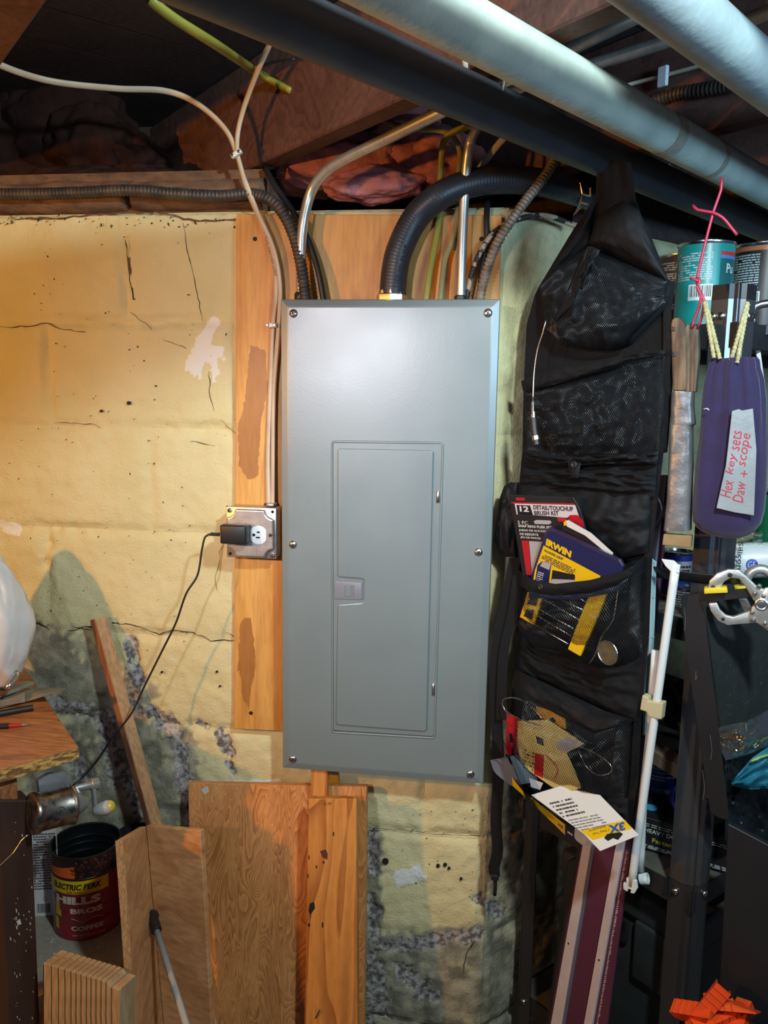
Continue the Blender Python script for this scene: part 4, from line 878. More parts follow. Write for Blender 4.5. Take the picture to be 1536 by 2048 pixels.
for v in bm.verts:
    n = v.co.copy(); k = 1 + .2 * noise.noise(n * 2.5) + .1 * abs(noise.noise(n * 6)); v.co = lo + V((-.012, -.01, .024)) + V((n.x * .035 * k, n.y * .03 * k, n.z * .022 * k))
tag(mk('plastic_bag', bm, MAT['bag_plastic'], smooth=True), 'small clear plastic wrap lump below the white bag on the bench', 'plastic bag')
# magazine with a curled corner, slats, pen, driver bit
mat('magazine', (.34, .36, .26), (.58, .56, .50), rough=.35, scale=30, coat=.3); mat('slat_grey', (.28, .25, .21), (.20, .18, .15), rough=.7, scale=40); mat('red_sleeve', (.45, .02, .02), rough=.4)
mg = bt.p.z
def magfn(z0):
    P = lambda x, y, h: Zp(BZ + h)(x, y)
    return P
bm = NB()
def fn(u, v):
    x = -60 + (133 + 60) * u; yb = 1416 - 32 * u + (1 - v) * 0; x2 = -60 + (128 + 60) * u; yt = 1375 + 0 * u
    h = .006 + .016 * max(0, u - .55) ** 1.5
    a = Zp(BZ + .004 + .030 * sstep(.5, 1, u) * (1 - v * .3))(x, 1425 - 47 * u ** 1.4); b = Zp(BZ + .006)(-60 + 186 * u, 1372 + 4 * u)
    return a.lerp(b, v)
grid(bm, fn, 24, 8); bmesh.ops.solidify(bm, geom=bm.faces[:], thickness=.004)
tag(mk('magazine', bm, MAT['magazine'], smooth=True, ang=50), 'glossy magazine with curled edge under the grey slats on the bench', 'magazine')
for i, (pts, lab) in enumerate((([(-60, 1412), (50, 1394), (50, 1383), (-60, 1396)], 'thick grey slat lying on the magazine nearest the front'),
                               ([(-30, 1400), (20, 1383), (68, 1364), (60, 1361), (10, 1372), (-30, 1386)], 'thin grey slat lying on the bench under the white bag'))):
    z = BZ + .016 + .012 * i
    bm = prism(NB(), [Zp(z)(x, y) for x, y in pts], (0, 0, 1), .011 if i == 0 else .006); tag(mk('grey_batten', bev(bm, .0008, 1), MAT['slat_grey']), lab, 'batten', 'battens on the bench')
bm = NB(); a, b = Zp(BZ + .006)(-40, 1434), Zp(BZ + .006)(66, 1415)
pn = mk('marker_pen', tube(NB(), [a, b], .006, seg=14, smooth=False), MAT['black_satin'], None, smooth=True, ang=50); tag(pn, 'black pen lying on the bench below the magazine', 'pen')
t = thing('driver_bit', Zp(BZ)(10, 1452), 'black screwdriver shaft with red sleeve and steel tip on the bench', 'screwdriver')
P_ = lambda x: Zp(BZ + .005)(x, 1453 - (x / 55) * 4)
mk('shaft', tube(NB(), [P_(-60), P_(17)], .0048, seg=12, smooth=False), MAT['black_plastic'], t, ang=50)
mk('sleeve', tube(NB(), [P_(17), P_(44)], .0030, seg=12, smooth=False), MAT['red_sleeve'], t, ang=50)
mk('tip', tube(NB(), [P_(44), P_(49), P_(55)], .0026, seg=10, smooth=False, fn=lambda s: max(.25, 1 - s * 55)), MAT['zinc'], t, ang=50)
run('steel_rod', [(Zp(BZ + .05)(14, 1378),), (Zp(BZ + .072)(36, 1344),)], .006, 'zinc', 'short bright metal rod poking out beside the white bag', 'rod')
# ================================================================ shelf unit backed against the right-hand wall
WR = Pl((CX, 0, 0), -V_)
B = WR(1035, 1800, .03); B.z = 0; E_ = -V_; F = B + E_ * .39
EP = Pl(B, -U_)                      # the unit's left end
FP = Pl(F, -V_)                      # the unit's front
mat('post_grey', (.05, .053, .06), (.045, .048, .055), rough=.36, metal=.5, scale=10); mat('post_upper_lit', (.13, .135, .15), rough=.30, metal=.75); mat('shelf_black', (.011, .012, .014), (.02, .02, .022), rough=.5, scale=14); mat('shelf_dusty', (.07, .066, .055), (.13, .12, .095), rough=.85, scale=22)
shelf = thing('shelf_unit', B + E_ * .195 + U_ * .45, 'black metal shelf unit with grooved posts at the right', 'shelf unit')
def post(o, a, b, z0, z1, m, nm='post'):
    """grooved angle post: flanges along a and b, corner at o"""
    prof = [(.046, 0), (.018, 0), (.013, .006), (.007, .006), (.006, .007), (.006, .013), (0, .018), (0, .046)]
    inner = [(.003, .046), (.003, .020), (.009, .014), (.009, .010), (.010, .009), (.014, .009), (.020, .003), (.046, .003)]
    P = [o + a * x + b * y + Z_ * z1 for x, y in prof + inner]
    return mk(nm, prism(NB(), P, Z_, z1 - z0), MAT[m], shelf)
post(F, V_, U_, 0, .735, 'post_grey'); pu = post(F - V_ * .0012 - U_ * .0012, V_, U_, .735, 1.705, 'post_upper_lit')  # upper section gets a lighter copy of the post colour for its sheen
post(F - V_ * .002 - U_ * .002, V_, U_, 1.700, 1.722, 'black_plastic', 'post_cap')
post(B, E_, U_, 0, 1.70, 'post_grey'); post(F + U_ * .92, V_, -U_, 0, 1.70, 'post_grey')
for z, zz in ((.30, 0), (.725, 0), (1.19, 0), (1.665, 0)):
    bm = NB(); k = .004
    prism(bm, [B + U_ * k + E_ * .004 + Z_ * (z - .004), F + U_ * k + V_ * .004 + Z_ * (z - .004), F + U_ * .915 + V_ * .004 + Z_ * (z - .004), B + U_ * .915 + E_ * .004 + Z_ * (z - .004)], Z_, .004)
    sh = mk('shelf', bm, MAT['shelf_dusty'], shelf)
    bm = NB()
    for p, q, n in ((B, F, -U_), (F, F + U_ * .92, -V_), (B, B + U_ * .92, V_)):
        prism(bm, [p + Z_ * z - n * .003, q + Z_ * z - n * .003, q + Z_ * (z - .038) - n * .003, p + Z_ * (z - .038) - n * .003], n, .003)
    mk('shelf_rim', bm, MAT['shelf_black'], sh)
for z, l in ((.715, ((-U_, V_ * .032 - U_ * .0012), (-V_, U_ * .034 - V_ * .0012))), (1.675, ((-U_, V_ * .040 - U_ * .0014), (-U_, V_ * .026 - U_ * .0014), (-V_, U_ * .028 - V_ * .0014), (-V_, U_ * .036 - V_ * .0014)))):
    for n, d in l: screw(shelf, F + d + Z_ * z, n, .0062, 'screw', .8)
screw(shelf, B + E_ * .03 + Z_ * .283 - U_ * .001, -U_, .006, 'screw', .2)
# ---------------------------------------------------------------- tins on the top shelf
mat('lid_metal', (.55, .55, .56), rough=.25, metal=1.0)
def tin(name, px, depth, r, z, h, m, label, cat='can', seg=40, row=600):
    c = CAM + ray(px, row) * depth; c.z = z
    t = thing(name, c, label, cat); a = math.atan2(CAM.y - c.y, CAM.x - c.x); A = Matrix.Translation(c) @ Matrix.Rotation(a, 4, 'Z')
    mk('can_body', lathe(NB(), [(r, .003), (r, h - .003)], A, seg, caps=False), MAT[m], t, smooth=True)
    mk('rims', lathe(NB(), [(r * .9, .002), (r * 1.02, 0), (r * 1.03, .003), (r, .005)], A, seg), MAT['lid_metal'], t, ang=40)
    mk('lid', lathe(NB(), [(r, h - .005), (r * 1.03, h - .003), (r * 1.03, h), (r * .95, h), (r * .92, h - .004), (0.001, h - .004)], A, seg, caps=False), MAT['lid_metal'], t, ang=40)
    return t, A, r + .0004
def textrows(parent, A, R, a0, a1, z0, z1, n, m, seed=1, fill=.85):
    bm = NB(); rn = random.Random(seed); dz = (z1 - z0) / n
    for i in range(n):
        t = 0
        while t < 1:
            w = rn.uniform(.05, .18); e = min(1, t + w * .85)
            if rn.random() < fill:
                for k in range(2):
                    s0 = t + (e - t) * k / 2; s1 = t + (e - t) * (k + 1) / 2; z = z1 - dz * i
                    bm.faces.new([bm.verts.new(A @ V((R * math.cos(a0 + (a1 - a0) * s), R * math.sin(a0 + (a1 - a0) * s), zz))) for s, zz in ((s0, z - dz * .55), (s1, z - dz * .55), (s1, z), (s0, z))])
            t += w
    o = mk('small_print', bm, MAT[m], parent); o['kind'] = 'stuff'; return o
def wrapbar(parent, A, R, a0, a1, z0, z1, bg='tin_white', seed=3, n=26):
    cyl_patch('barcode_field', bg, parent, a0, a1, z0, z1, R, A)
    bm = NB(); barcode(bm, lambda u, v: A @ V(((R + .0003) * math.cos(a0 + (a1 - a0) * (.06 + .88 * u)), (R + .0003) * math.sin(a0 + (a1 - a0) * (.06 + .88 * u)), z0 + (z1 - z0) * (.22 + .7 * v))), seed=seed); mk('barcode', bm, MAT['print_black'], parent)
mat('tin_white', (.62, .66, .66), rough=.4); mat('tin_teal', (.012, .23, .215), (.016, .27, .25), rough=.32, scale=10); mat('tin_purple', (.045, .02, .04), rough=.3, coat=.3); mat('tin_black', (.012, .012, .013), rough=.35)
mat('ink_pale', (.42, .50, .52), rough=.5); mat('band_orange', (.50, .16, .06), rough=.35); mat('band_red', (.42, .03, .03), rough=.4); mat('band_blue', (.05, .17, .42), rough=.4); mat('tin_teal_dark', (.010, .085, .09), rough=.35)
TZ = 1.665
t, A, R = tin('paint_tin', 1362, 1.66, .052, TZ, .172, 'tin_purple', 'dark purple tin with rows of fine white print behind the teal tin'); textrows(t, A, R, -1.2, 1.1, .06, .155, 22, 'ink_pale', 4)
t, A, R = tin('paint_tin', 1406, 1.42, .0475, TZ, .152, 'tin_teal', 'teal paint tin with white barcode standing on the top shelf behind the post')
textrows(t, A, R, -1.15, .25, .085, .132, 12, 'ink_pale', 5); wrapbar(t, A, R, -.55, .30, .052, .079)
cyl_patch('side_panel', 'tin_teal_dark', t, .52, 1.4, .05, .122, R, A); cyl_patch('red_stripe', 'band_red', t, .52, 1.4, .1275, .134, R, A); cyl_patch('blue_stripe', 'band_blue', t, .52, 1.4, .122, .1275, R, A)
wraptext('lettering', [('Pu', .78, 1.12, .098, .016, {'bold': .02})], MAT['ink_pale'], t, A, R + .0005)
t, A, R = tin('paint_tin', 1524, 1.45, .056, TZ, .156, 'tin_black', 'black paint tin with orange band and barcode at the right edge'); textrows(t, A, R, -1.2, -.15, .075, .136, 14, 'ink_pale', 6, .95)
cyl_patch('orange_band', 'band_orange', t, -1.5, 1.5, .142, .150, R, A); wrapbar(t, A, R, -.75, -.08, .048, .072, seed=5)
# ---------------------------------------------------------------- drawstring bag on a yellow cord
mat('bag_purple', (.014, .007, .048), (.020, .010, .064), rough=.85, scale=40, sheen=.3, bump=.25, bscale=400); mat('cord_yellow', (.50, .46, .25), (.30, .27, .12), rough=.8, scale=220); mat('duct_tape', (.40, .43, .45), (.31, .34, .36), rough=.33, scale=18, metal=.35, bump=.15, bscale=120)
BP = Pl(F - V_ * .055 - U_ * .03, (-.30, -1, 0))
rows = [(716, 1428, 1508), (722, 1424, 1512), (738, 1418, 1514), (760, 1412, 1521), (800, 1406, 1527), (860, 1400, 1531), (920, 1392, 1533), (980, 1386, 1532), (1020, 1383, 1529), (1045, 1385, 1522), (1058, 1394, 1512), (1068, 1412, 1498), (1075, 1438, 1480)]
pb = thing('drawstring_bag', BP(1458, 1075), 'purple cloth drawstring bag with handwritten tape label hanging from the front post', 'bag')
bm = NB(); ring = []; fr = (BP(1500, 900) - BP(1400, 900)).normalized(); N_ = 44
R2 = []
for k in range(len(rows) - 1):
    for j in range(4): R2.append(tuple(rows[k][i] + (rows[k + 1][i] - rows[k][i]) * j / 4 for i in range(3)))
R2.append(rows[-1])
for (y, xl, xr) in R2:
    a, b = BP(xl, y), BP(xr, y); c = (a + b) / 2; hw_ = (b - a).length / 2; d_ = min(.030, hw_ * .5); v_ = (y - 716) / 360; row = []
    for j in range(N_):
        t_ = 2 * PI * j / N_; fold = 1 + .30 * math.cos(11 * t_ + 1 + .6 * v_) * max(0, 1 - v_ * 2.4) + .16 * math.cos(7 * t_ + .5 + v_) * max(0, 1 - v_ * 1.15) + .03 * math.sin(5 * t_ + v_ * 3) + .02 * noise.noise(V((math.cos(t_) * 2, math.sin(t_) * 2, v_ * 4)))
        row.append(bm.verts.new(c + fr * math.cos(t_) * hw_ * (1 + (fold - 1) * .5) + BP.n * (math.sin(t_) * d_ * fold)))
    ring.append(row)
for i in range(len(ring) - 1):
    for j in range(N_): bm.faces.new((ring[i][j], ring[i][(j + 1) % N_], ring[i + 1][(j + 1) % N_], ring[i + 1][j]))
bm.faces.new(ring[-1]); bm.faces.new(ring[0]); bmesh.ops.recalc_face_normals(bm, faces=bm.faces[:])
mk('pouch', bm, MAT['bag_purple'], pb, smooth=True)
for x, y in ((1426, 715), (1508, 738)): pass
tape = Pl(BP(1470, 930, .0345), BP.n + V((.10, 0, 0)))
tp_ = [tape(*q) for q in ((1464, 822), (1478, 818), (1484, 821), (1506, 817), (1513, 900), (1508, 1031), (1470, 1025), (1433, 1016), (1452, 930))]
tl = mk('tape_label', bev(prism(NB(), tp_, tape.n, .0012), .0003, 1), MAT['duct_tape'], pb)
mat('ink_red', (.42, .02, .04), rough=.5)
ptext('lettering', [('Hex', (1461, 996), (1468, 962), 20, {'shear': .2})], MAT['ink_red'], tl, tape); ptext('lettering', [('key', (1470, 950), (1478, 908), 19, {'shear': .2})], MAT['ink_red'], tl, tape); ptext('lettering', [('sets', (1479, 902), (1485, 862), 17, {'shear': .2})], MAT['ink_red'], tl, tape)
ptext('lettering', [('Daw', (1486, 1006), (1493, 964), 20, {'shear': .2})], MAT['ink_red'], tl, tape); ptext('lettering', [('+', (1494, 955), (1496, 941), 12, {})], MAT['ink_red'], tl, tape); ptext('lettering', [('scope', (1497, 934), (1508, 868), 18, {'shear': .2})], MAT['ink_red'], tl, tape)
tp0 = F - U_ * .004 - V_ * .004 + Z_ * 1.705
for (xa, ya), (xb, yb) in (((1409, 604), (1428, 716)), ((1412, 606), (1440, 718)), ((1495, 604), (1462, 722)), ((1496, 608), (1474, 726))):
    mk('cord', tube(NB(), [BP(xa, ya, .0), BP((xa + xb) / 2, (ya + yb) / 2, .008), BP(xb, yb, .016)], .0030, seg=8, fn=ribs(.006, .16), step=.0015), MAT['cord_yellow'], pb, smooth=True)
mk('thread_end', tube(NB(), [BP(1408, 818, .026), BP(1414, 817, .030), BP(1418, 820, .027)], .0008, seg=5), MAT['white_plastic'], pb)
# ---------------------------------------------------------------- old saws in a duct tape sheath, hung by a red wire
KP = Pl(F - U_ * .055 + V_ * .01, (-.45, -1, 0))
mat('handle_old', (.06, .032, .018), (.21, .125, .065), rough=.7, scale=70, stretch=(1, 1, .2), bump=.3); mat('handle_grey', (.07, .055, .04), (.20, .16, .12), rough=.7, scale=90, stretch=(1, 1, .2)); mat('kraft', (.32, .21, .10), (.26, .16, .075), rough=.8, scale=40)
kn = thing('keyhole_saw', KP(1357, 780), 'old keyhole saw with brown riveted handle, nearest the black organizer', 'saw')
mk('handle', bev(pxprism(NB(), KP, [(1341, 648), (1343, 638), (1352, 634), (1365, 638), (1370, 650), (1372, 700), (1372, 782), (1344, 782)], .014, .0), .004, 3), MAT['handle_old'], kn, ang=40)
for x, y in ((1347, 658), (1348, 709)): mk('rivet', lathe(NB(), [(.0035, 0), (.0034, .0008), (.001, .0012)], axis(KP(x, y, .0005), KP.n), 12), MAT['dark_metal'], kn)
mk('blade', pxprism(NB(), KP, [(1350, 780), (1368, 780), (1364, 1060), (1352, 1060)], .0012, -.006), MAT['zinc'], kn)
kn = thing('pruning_saw', KP(1384, 780), 'old saw with layered grey wooden handle beside the brown handle', 'saw')
for i, (xa, xb, yt, m) in enumerate(((1370, 1379, 648, 'handle_grey'), (1378, 1387, 644, 'handle_old'), (1386, 1396, 650, 'handle_grey'))):
    mk('handle_scale', bev(pxprism(NB(), KP, [(xa, yt + 8), (xa + 4, yt), (xb, yt + 3), (xb + 1, yt + 60), (xb - 6 * (i == 2), 784), (xa + 1, 784)], .016, -.003), .002, 2), MAT[m], kn, ang=40)
mk('blade', pxprism(NB(), KP, [(1374, 780), (1386, 780), (1382, 1060), (1372, 1060)], .0012, -.010), MAT['zinc'], kn)
shp = [(784, 1344, 1389), (810, 1343, 1388), (848, 1342, 1391), (852, 1341, 1386), (930, 1338, 1386), (1000, 1334, 1384), (1072, 1327, 1382)]
bm = NB(); sr = []
for k in range(len(shp) - 1):
    for j in range(6):
        y, xl, xr = [shp[k][i] + (shp[k + 1][i] - shp[k][i]) * j / 6 for i in range(3)]
        a, b = KP(xl, y, -.006), KP(xr, y, -.006); row = []
        for q in range(24):
            t_ = 2 * PI * q / 24; c_, s_ = math.cos(t_), math.sin(t_); w = abs(c_) ** .6 * (1 if c_ > 0 else -1); wr = .0016 * noise.noise(V((y * .05, t_ * 1.5, 0))) + .0010 * abs(noise.noise(V((y * .11 + 2 * t_, t_, 5))))
            row.append(bm.verts.new((a + b) / 2 + (b - a) / 2 * w + KP.n * ((.013 + wr) * abs(s_) ** .6 * (1 if s_ > 0 else -1))))
        sr.append(row)
for i in range(len(sr) - 1):
    for q in range(24): bm.faces.new((sr[i][q], sr[i][(q + 1) % 24], sr[i + 1][(q + 1) % 24], sr[i + 1][q]))
bm.faces.new(sr[0]); bm.faces.new(sr[-1]); bmesh.ops.recalc_face_normals(bm, faces=bm.faces[:])
mat('tape_worn', (.24, .25, .265), (.17, .175, .185), rough=.36, scale=18, metal=.5, bump=.3, bscale=60); st = mk('saw_sheath', bm, MAT['tape_worn'], smooth=True, ang=60); tag(st, 'long flat sheath wrapped in silver duct tape hanging below two saw handles', 'sheath')
mk('cardboard_end', bev(pxprism(NB(), KP, [(1327, 1068), (1383, 1072), (1381, 1096), (1324, 1090)], .014, .001), .001, 1), MAT['kraft'], st)
RW = KP
mat('wire_red', (.42, .025, .07), rough=.4)
rw = thing('red_wire', RW(1400, 640), 'thin red wire hanging from the dark pipe, twisted round the saws', 'wire')
mk('strand', tube(NB(), [V((RW(1443, 355).x, RW(1443, 355).y, RW(1443, 355).z)), RW(1442, 380), RW(1428, 420), RW(1412, 480), RW(1400, 530), RW(1394, 560), RW(1397, 578), RW(1408, 600), RW(1404, 632), RW(1396, 655)], .0021, seg=8), MAT['wire_red'], rw, smooth=True)
mk('strand', tube(NB(), [RW(1394, 556, .003), RW(1400, 562, .004), RW(1394, 575, .004), RW(1402, 590, .002), RW(1398, 615), RW(1388, 640), RW(1384, 655)], .0021, seg=8), MAT['wire_red'], rw, smooth=True)
mk('strand', tube(NB(), [RW(1386, 411, .0), RW(1396, 420, .003), RW(1425, 425, .004), RW(1445, 435, .002), RW(1460, 452), RW(1474, 470)], .0021, seg=8), MAT['wire_red'], rw, smooth=True)
mk('strand', tube(NB(), [RW(1380, 556, .004), RW(1392, 560, .005), RW(1400, 564, .002)], .0018, seg=8), MAT['wire_red'], rw, smooth=True)
# ---------------------------------------------------------------- hacksaw hooked at the right edge
HP = Pl(F + U_ * .10 - V_ * .012, (-.2, -1, 0))
hs = thing('hacksaw', HP(1510, 790), 'hacksaw with bent steel frame hanging right of the purple bag cords', 'saw')
mk('frame_rod', tube(NB(), [HP(1600, 598), HP(1540, 606), HP(1512, 612), HP(1504, 626), HP(1507, 652)], .0062, seg=12), MAT['zinc'], hs, smooth=True)
mk('frame_bar', bev(pxprism(NB(), HP, [(1488, 652), (1600, 645), (1600, 668), (1488, 672)], .008, 0), .001, 1), MAT['black_satin'], hs)
tq = []
for i in range(26): y = 680 + i * 4.3; x = 1507 + (y - 680) * .16; tq += [(x, y), (x + 3.0, y + 2.1)]
mk('blade', pxprism(NB(), HP, tq + [(1533, 792), (1518, 680)], .0016, -.002), MAT['zinc'], hs)
# ---------------------------------------------------------------- second shelf: bottles, sealant tube
mat('green_bottle', (.012, .13, .055), rough=.3, coat=.3); mat('ink_blue', (.02, .05, .40), rough=.4); mat('tube_white', (.62, .66, .68), rough=.35)
S2 = 1.19
def tube_lying(): pass
t, A, R = tin('spray_can', 1548, 1.42, .032, S2, .20, 'green_bottle', 'dark green spray can cut by the right edge below the purple bag', row=1050)
bm = NB(); rn = random.Random(3)
for i in range(14): bmesh.ops.create_icosphere(bm, subdivisions=2, radius=.006, matrix=A @ Matrix.Rotation(rn.uniform(-1.3, -.7), 4, 'Z') @ Matrix.Translation((R - .003, 0, rn.uniform(.075, .10))))
mk('paint_drips', bm, MAT['white_scuff'], t, smooth=True)
SP_ = Pl(F + U_ * .10 - V_ * .0 + V_ * .02, (-.1, -1, 0))
sx = thing('sealant_tube', SP_(1490, 1150), 'white sealant tube with sideways lettering and blue round emblem behind the clamp', 'sealant tube')
a, b = SP_(1458, 1122, -.03), SP_(1600, 1118, -.03); rr = .030
mk('tube_body', bev(tube(NB(), [a, b], rr, seg=32, smooth=False), .002, 2), MAT['tube_white'], sx, smooth=True, ang=40)
LP = Pl(SP_(1490, 1120, -.03) + SP_.n * (rr + .0006), SP_.n)
ptext('lettering', [('Silicone', (1477, 1084), (1474, 1150), 9, {'bold': .01})], MAT['print_black'], sx, LP); ptext('lettering', [('ACRYL', (1464, 1108), (1463, 1152), 10, {'bold': .0})], MAT['print_black'], sx, LP)
c = LP(1504, 1129); ux = (LP(1516, 1129) - c).length
em = mk('blue_emblem', lathe(NB(), [(ux, 0), (ux, .0004)], axis(c, LP.n), 32), MAT['ink_blue'], sx)
bm = NB(); rx = V((1, 0, 0))
for r_ in (.82,): tube(bm, [c + LP.n * .0006 + (rx * math.cos(q) + Z_ * math.sin(q)) * ux * r_ for q in [2 * PI * i / 28 for i in range(29)]], .0003, seg=4, smooth=False)
mk('emblem_ring', bm, MAT['tube_white'], em)
ptext('lettering', [('GE', (1496.5, 1135), (1511.5, 1135), 12, {'shear': .3})], MAT['tube_white'], em, LP, .0007)
bm = NB()
grid(bm, lambda u, v: SP_(1440 + 85 * u, 1060 + 35 * v, -.02 + .010 * noise.noise(V((u * 5, v * 4, 2)))), 24, 12)
mat('clear_plastic', (.85, .9, .92), rough=.12, trans=1.0, alpha=.30, spec=.6)
tag(mk('plastic_wrap', bm, MAT['clear_plastic'], smooth=True), 'sheet of clear crinkled plastic above the white sealant tube', 'plastic wrap')
t, A, R = tin('glue_bottle', 1356, 1.46, .026, S2, .085, 'ink_blue', 'small blue bottle with white label behind the end of the tape sheath', 'bottle', row=1130)
cyl_patch('label', 'tin_white', t, -.9, 1.3, .045, .070, R, A); textrows(t, A, R + .0003, -.8, 1.2, .048, .062, 2, 'print_black', 2)
t, A, R = tin('spray_can', 1372, 1.42, .022, S2 - .02, .05, 'tin_purple', 'small can with rows of pale print below the black strap', 'can', row=1180); textrows(t, A, R, -1.2, 1.2, .004, .044, 9, 'ink_pale', 8)
# ---------------------------------------------------------------- framing square on the post and the dark felt panel behind it
SQ = Pl(F - U_ * .03 - V_ * .03, (-.45, -1, .0))
mat('square_black', (.010, .0105, .0125), (.014, .0145, .0165), rough=.42, scale=12)
fs = mk('framing_square', bev(pxprism(NB(), SQ, [(1361, 1191), (1500, 1176), (1500, 1194), (1407, 1206), (1459, 1640), (1437, 1636), (1420, 1622), (1372, 1300)], .002), .0003, 1), MAT['square_black'])
tag(fs, 'black carpenter square hanging point down in front of the shelf post', 'carpenter square')
mat('scratch', (.16, .15, .14), rough=.6)
bm = NB()
for pts in (((1392, 1342), (1391, 1360), (1394, 1352)), ((1405, 1540), (1409, 1575), (1406, 1600)), ((1420, 1470), (1424, 1500), (1421, 1520)), ((1368, 1215), (1371, 1240), (1369, 1262))): tube(bm, [SQ(x, y, .0004) for x, y in pts], .00035, seg=4)
mk('scratches', bm, MAT['scratch'], fs)['kind'] = 'stuff'
DP = Pl(F + U_ * .03 - V_ * .008, -V_)
mat('felt_dark', (.013, .019, .020), (.020, .028, .028), rough=.95, scale=40, bump=.3, bscale=600)
dpn = mk('felt_panel', bev(pxprism(NB(), DP, [(1409, 1206), (1640, 1178), (1660, 1460), (1446, 1478)], .006), .001, 1), MAT['felt_dark']); tag(dpn, 'dark felt covered panel on the shelf front behind the clamp', 'panel')
bm = NB(); rn = random.Random(8)
for i in range(60): bmesh.ops.create_icosphere(bm, subdivisions=1, radius=rn.uniform(.0003, .0008), matrix=Matrix.Translation(DP(rn.uniform(1440, 1536), rn.uniform(1280, 1450), .0002)))
mk('dust_specks', bm, MAT['scratch'], dpn)['kind'] = 'stuff'
SB = Pl(F - U_ * .02 - V_ * .02, (-.4, -1, 0))
bm = NB(); tube(bm, [EP(1296, 1142, .02), SB(1330, 1147), SB(1370, 1153), SB(1410, 1158), SB(1440, 1160), SB(1480, 1158, -.03)], .013, seg=12, flat=.12, up=(0, -1, 0)); 
tag(mk('nylon_strap', bm, MAT['black_satin'], smooth=True), 'flat black strap running level from the organizer to the clamp', 'strap')
# ---------------------------------------------------------------- locking C-clamp
CP = Pl(F - U_ * .02 - V_ * .07, (-.25, -1, 0))
mat('clamp_metal', (.66, .66, .63), (.56, .56, .54), rough=.34, metal=.75, scale=50, bump=.1); mat('pad_yellow', (.75, .56, .02), rough=.45)
cl = thing('locking_clamp', CP(1490, 1250), 'silver locking clamp with yellow jaw pads gripping the carpenter square', 'clamp')
up_ = [(1415, 1180), (1419, 1162), (1434, 1147), (1456, 1139), (1478, 1140), (1492, 1152), (1519, 1178), (1560, 1182), (1560, 1208), (1520, 1210), (1506, 1200), (1490, 1172), (1478, 1158), (1462, 1156), (1448, 1164), (1440, 1178)]
lo_ = [(1417, 1207), (1421, 1222), (1436, 1242), (1455, 1251), (1500, 1247), (1512, 1246), (1536, 1262), (1560, 1276), (1560, 1240), (1532, 1228), (1524, 1212), (1506, 1212), (1500, 1222), (1466, 1234), (1452, 1231), (1440, 1220), (1434, 1206)]
mk('upper_jaw', bev(pxprism(NB(), CP, up_, .009), .0018, 2), MAT['clamp_metal'], cl, ang=40)
mk('lower_jaw', bev(pxprism(NB(), CP, lo_, .009), .0018, 2), MAT['clamp_metal'], cl, ang=40)
mk('pivot_plate', bev(pxprism(NB(), CP, [(1500, 1222), (1512, 1212), (1530, 1176), (1560, 1172), (1560, 1250), (1535, 1256), (1515, 1246), (1500, 1240)], .004, .004), .0008, 2), MAT['clamp_metal'], cl, ang=40)
for x, y, r in ((1523, 1209, .0095), (1504, 1225, .0035), (1507, 1240, .0035), (1519, 1172, .0035), (1510, 1187, .0035), (1530, 1247, .003), (1527, 1192, .003)): mk('rivet', lathe(NB(), [(r, 0), (r, .0010), (r * .8, .0018), (r * .6, .0012), (r * .55, .0022), (r * .1, .0026)], axis(CP(x, y, .0042), CP.n), 20), MAT['zinc'], cl, ang=40)
for x, y, r in ((1460, 1150, .0034), (1446, 1238, .0028), (1426, 1174, .0032)): mk('rivet', lathe(NB(), [(r, 0), (r, .0008), (r * .6, .0012), (r * .1, .0009)], axis(CP(x, y, .0), CP.n), 16), MAT['dark_metal'], cl, ang=40)
mk('jaw_pad', bev(pxprism(NB(), CP, [(1408, 1177), (1454, 1175), (1456, 1186), (1408, 1188)], .018, .006), .0015, 2), MAT['pad_yellow'], cl, ang=40)
CQ = Pl(CP.p - CP.n * .05, CP.n)
cl2 = thing('locking_clamp', CQ(1500, 1180), 'second locking clamp partly hidden behind the silver one', 'clamp')
mk('jaw_pad', bev(pxprism(NB(), CQ, [(1468, 1174), (1500, 1171), (1502, 1181), (1469, 1183)], .018, .006), .0015, 2), MAT['pad_yellow'], cl2, ang=40)
arc = [CQ(1520 - 30 * math.cos(q), 1172 - 34 * math.sin(q)) for q in [PI * .05 + PI * .7 * i / 14 for i in range(15)]]
mk('upper_jaw', tube(NB(), arc, .0075, seg=12, smooth=False), MAT['clamp_metal'], cl2, smooth=True)
mk('lower_jaw', pxprism(NB(), CQ, [(1478, 1200), (1494, 1199), (1502, 1214), (1490, 1226)], .008), MAT['clamp_metal'], cl2)
# ---------------------------------------------------------------- zip bag of screws and blue plastic sheet
ZPn = Pl(F + U_ * .02 - V_ * .035, -V_ - U_ * .3)
zb = thing('zip_bag', ZPn(1490, 1515), 'clear zip bag of brass screws hanging at the right edge', 'plastic bag')
tp = [(1424, 1459), (1460, 1449), (1490, 1444), (1536, 1420), (1600, 1400)]; bt_ = [(1451, 1521), (1470, 1516), (1500, 1508), (1536, 1492), (1600, 1470)]
for off, s in ((.006, 1), (-.006, 7)):
    bm = NB()
    def fn(u, v):
        a, b = along(tp, u), along(bt_, u); return ZPn(a[0] + (b[0] - a[0]) * v, a[1] + (b[1] - a[1]) * v, off * math.sin(PI * v) * min(1, u * 6) + .004 * noise.noise(V((u * 7, v * 5, s))))
    grid(bm, fn, 40, 16); mk('film', bm, MAT['clear_plastic'], zb, smooth=True)
mat('brass', (.62, .42, .22), (.45, .30, .16), rough=.25, metal=1.0, scale=80)
rn = random.Random(6); proto = None
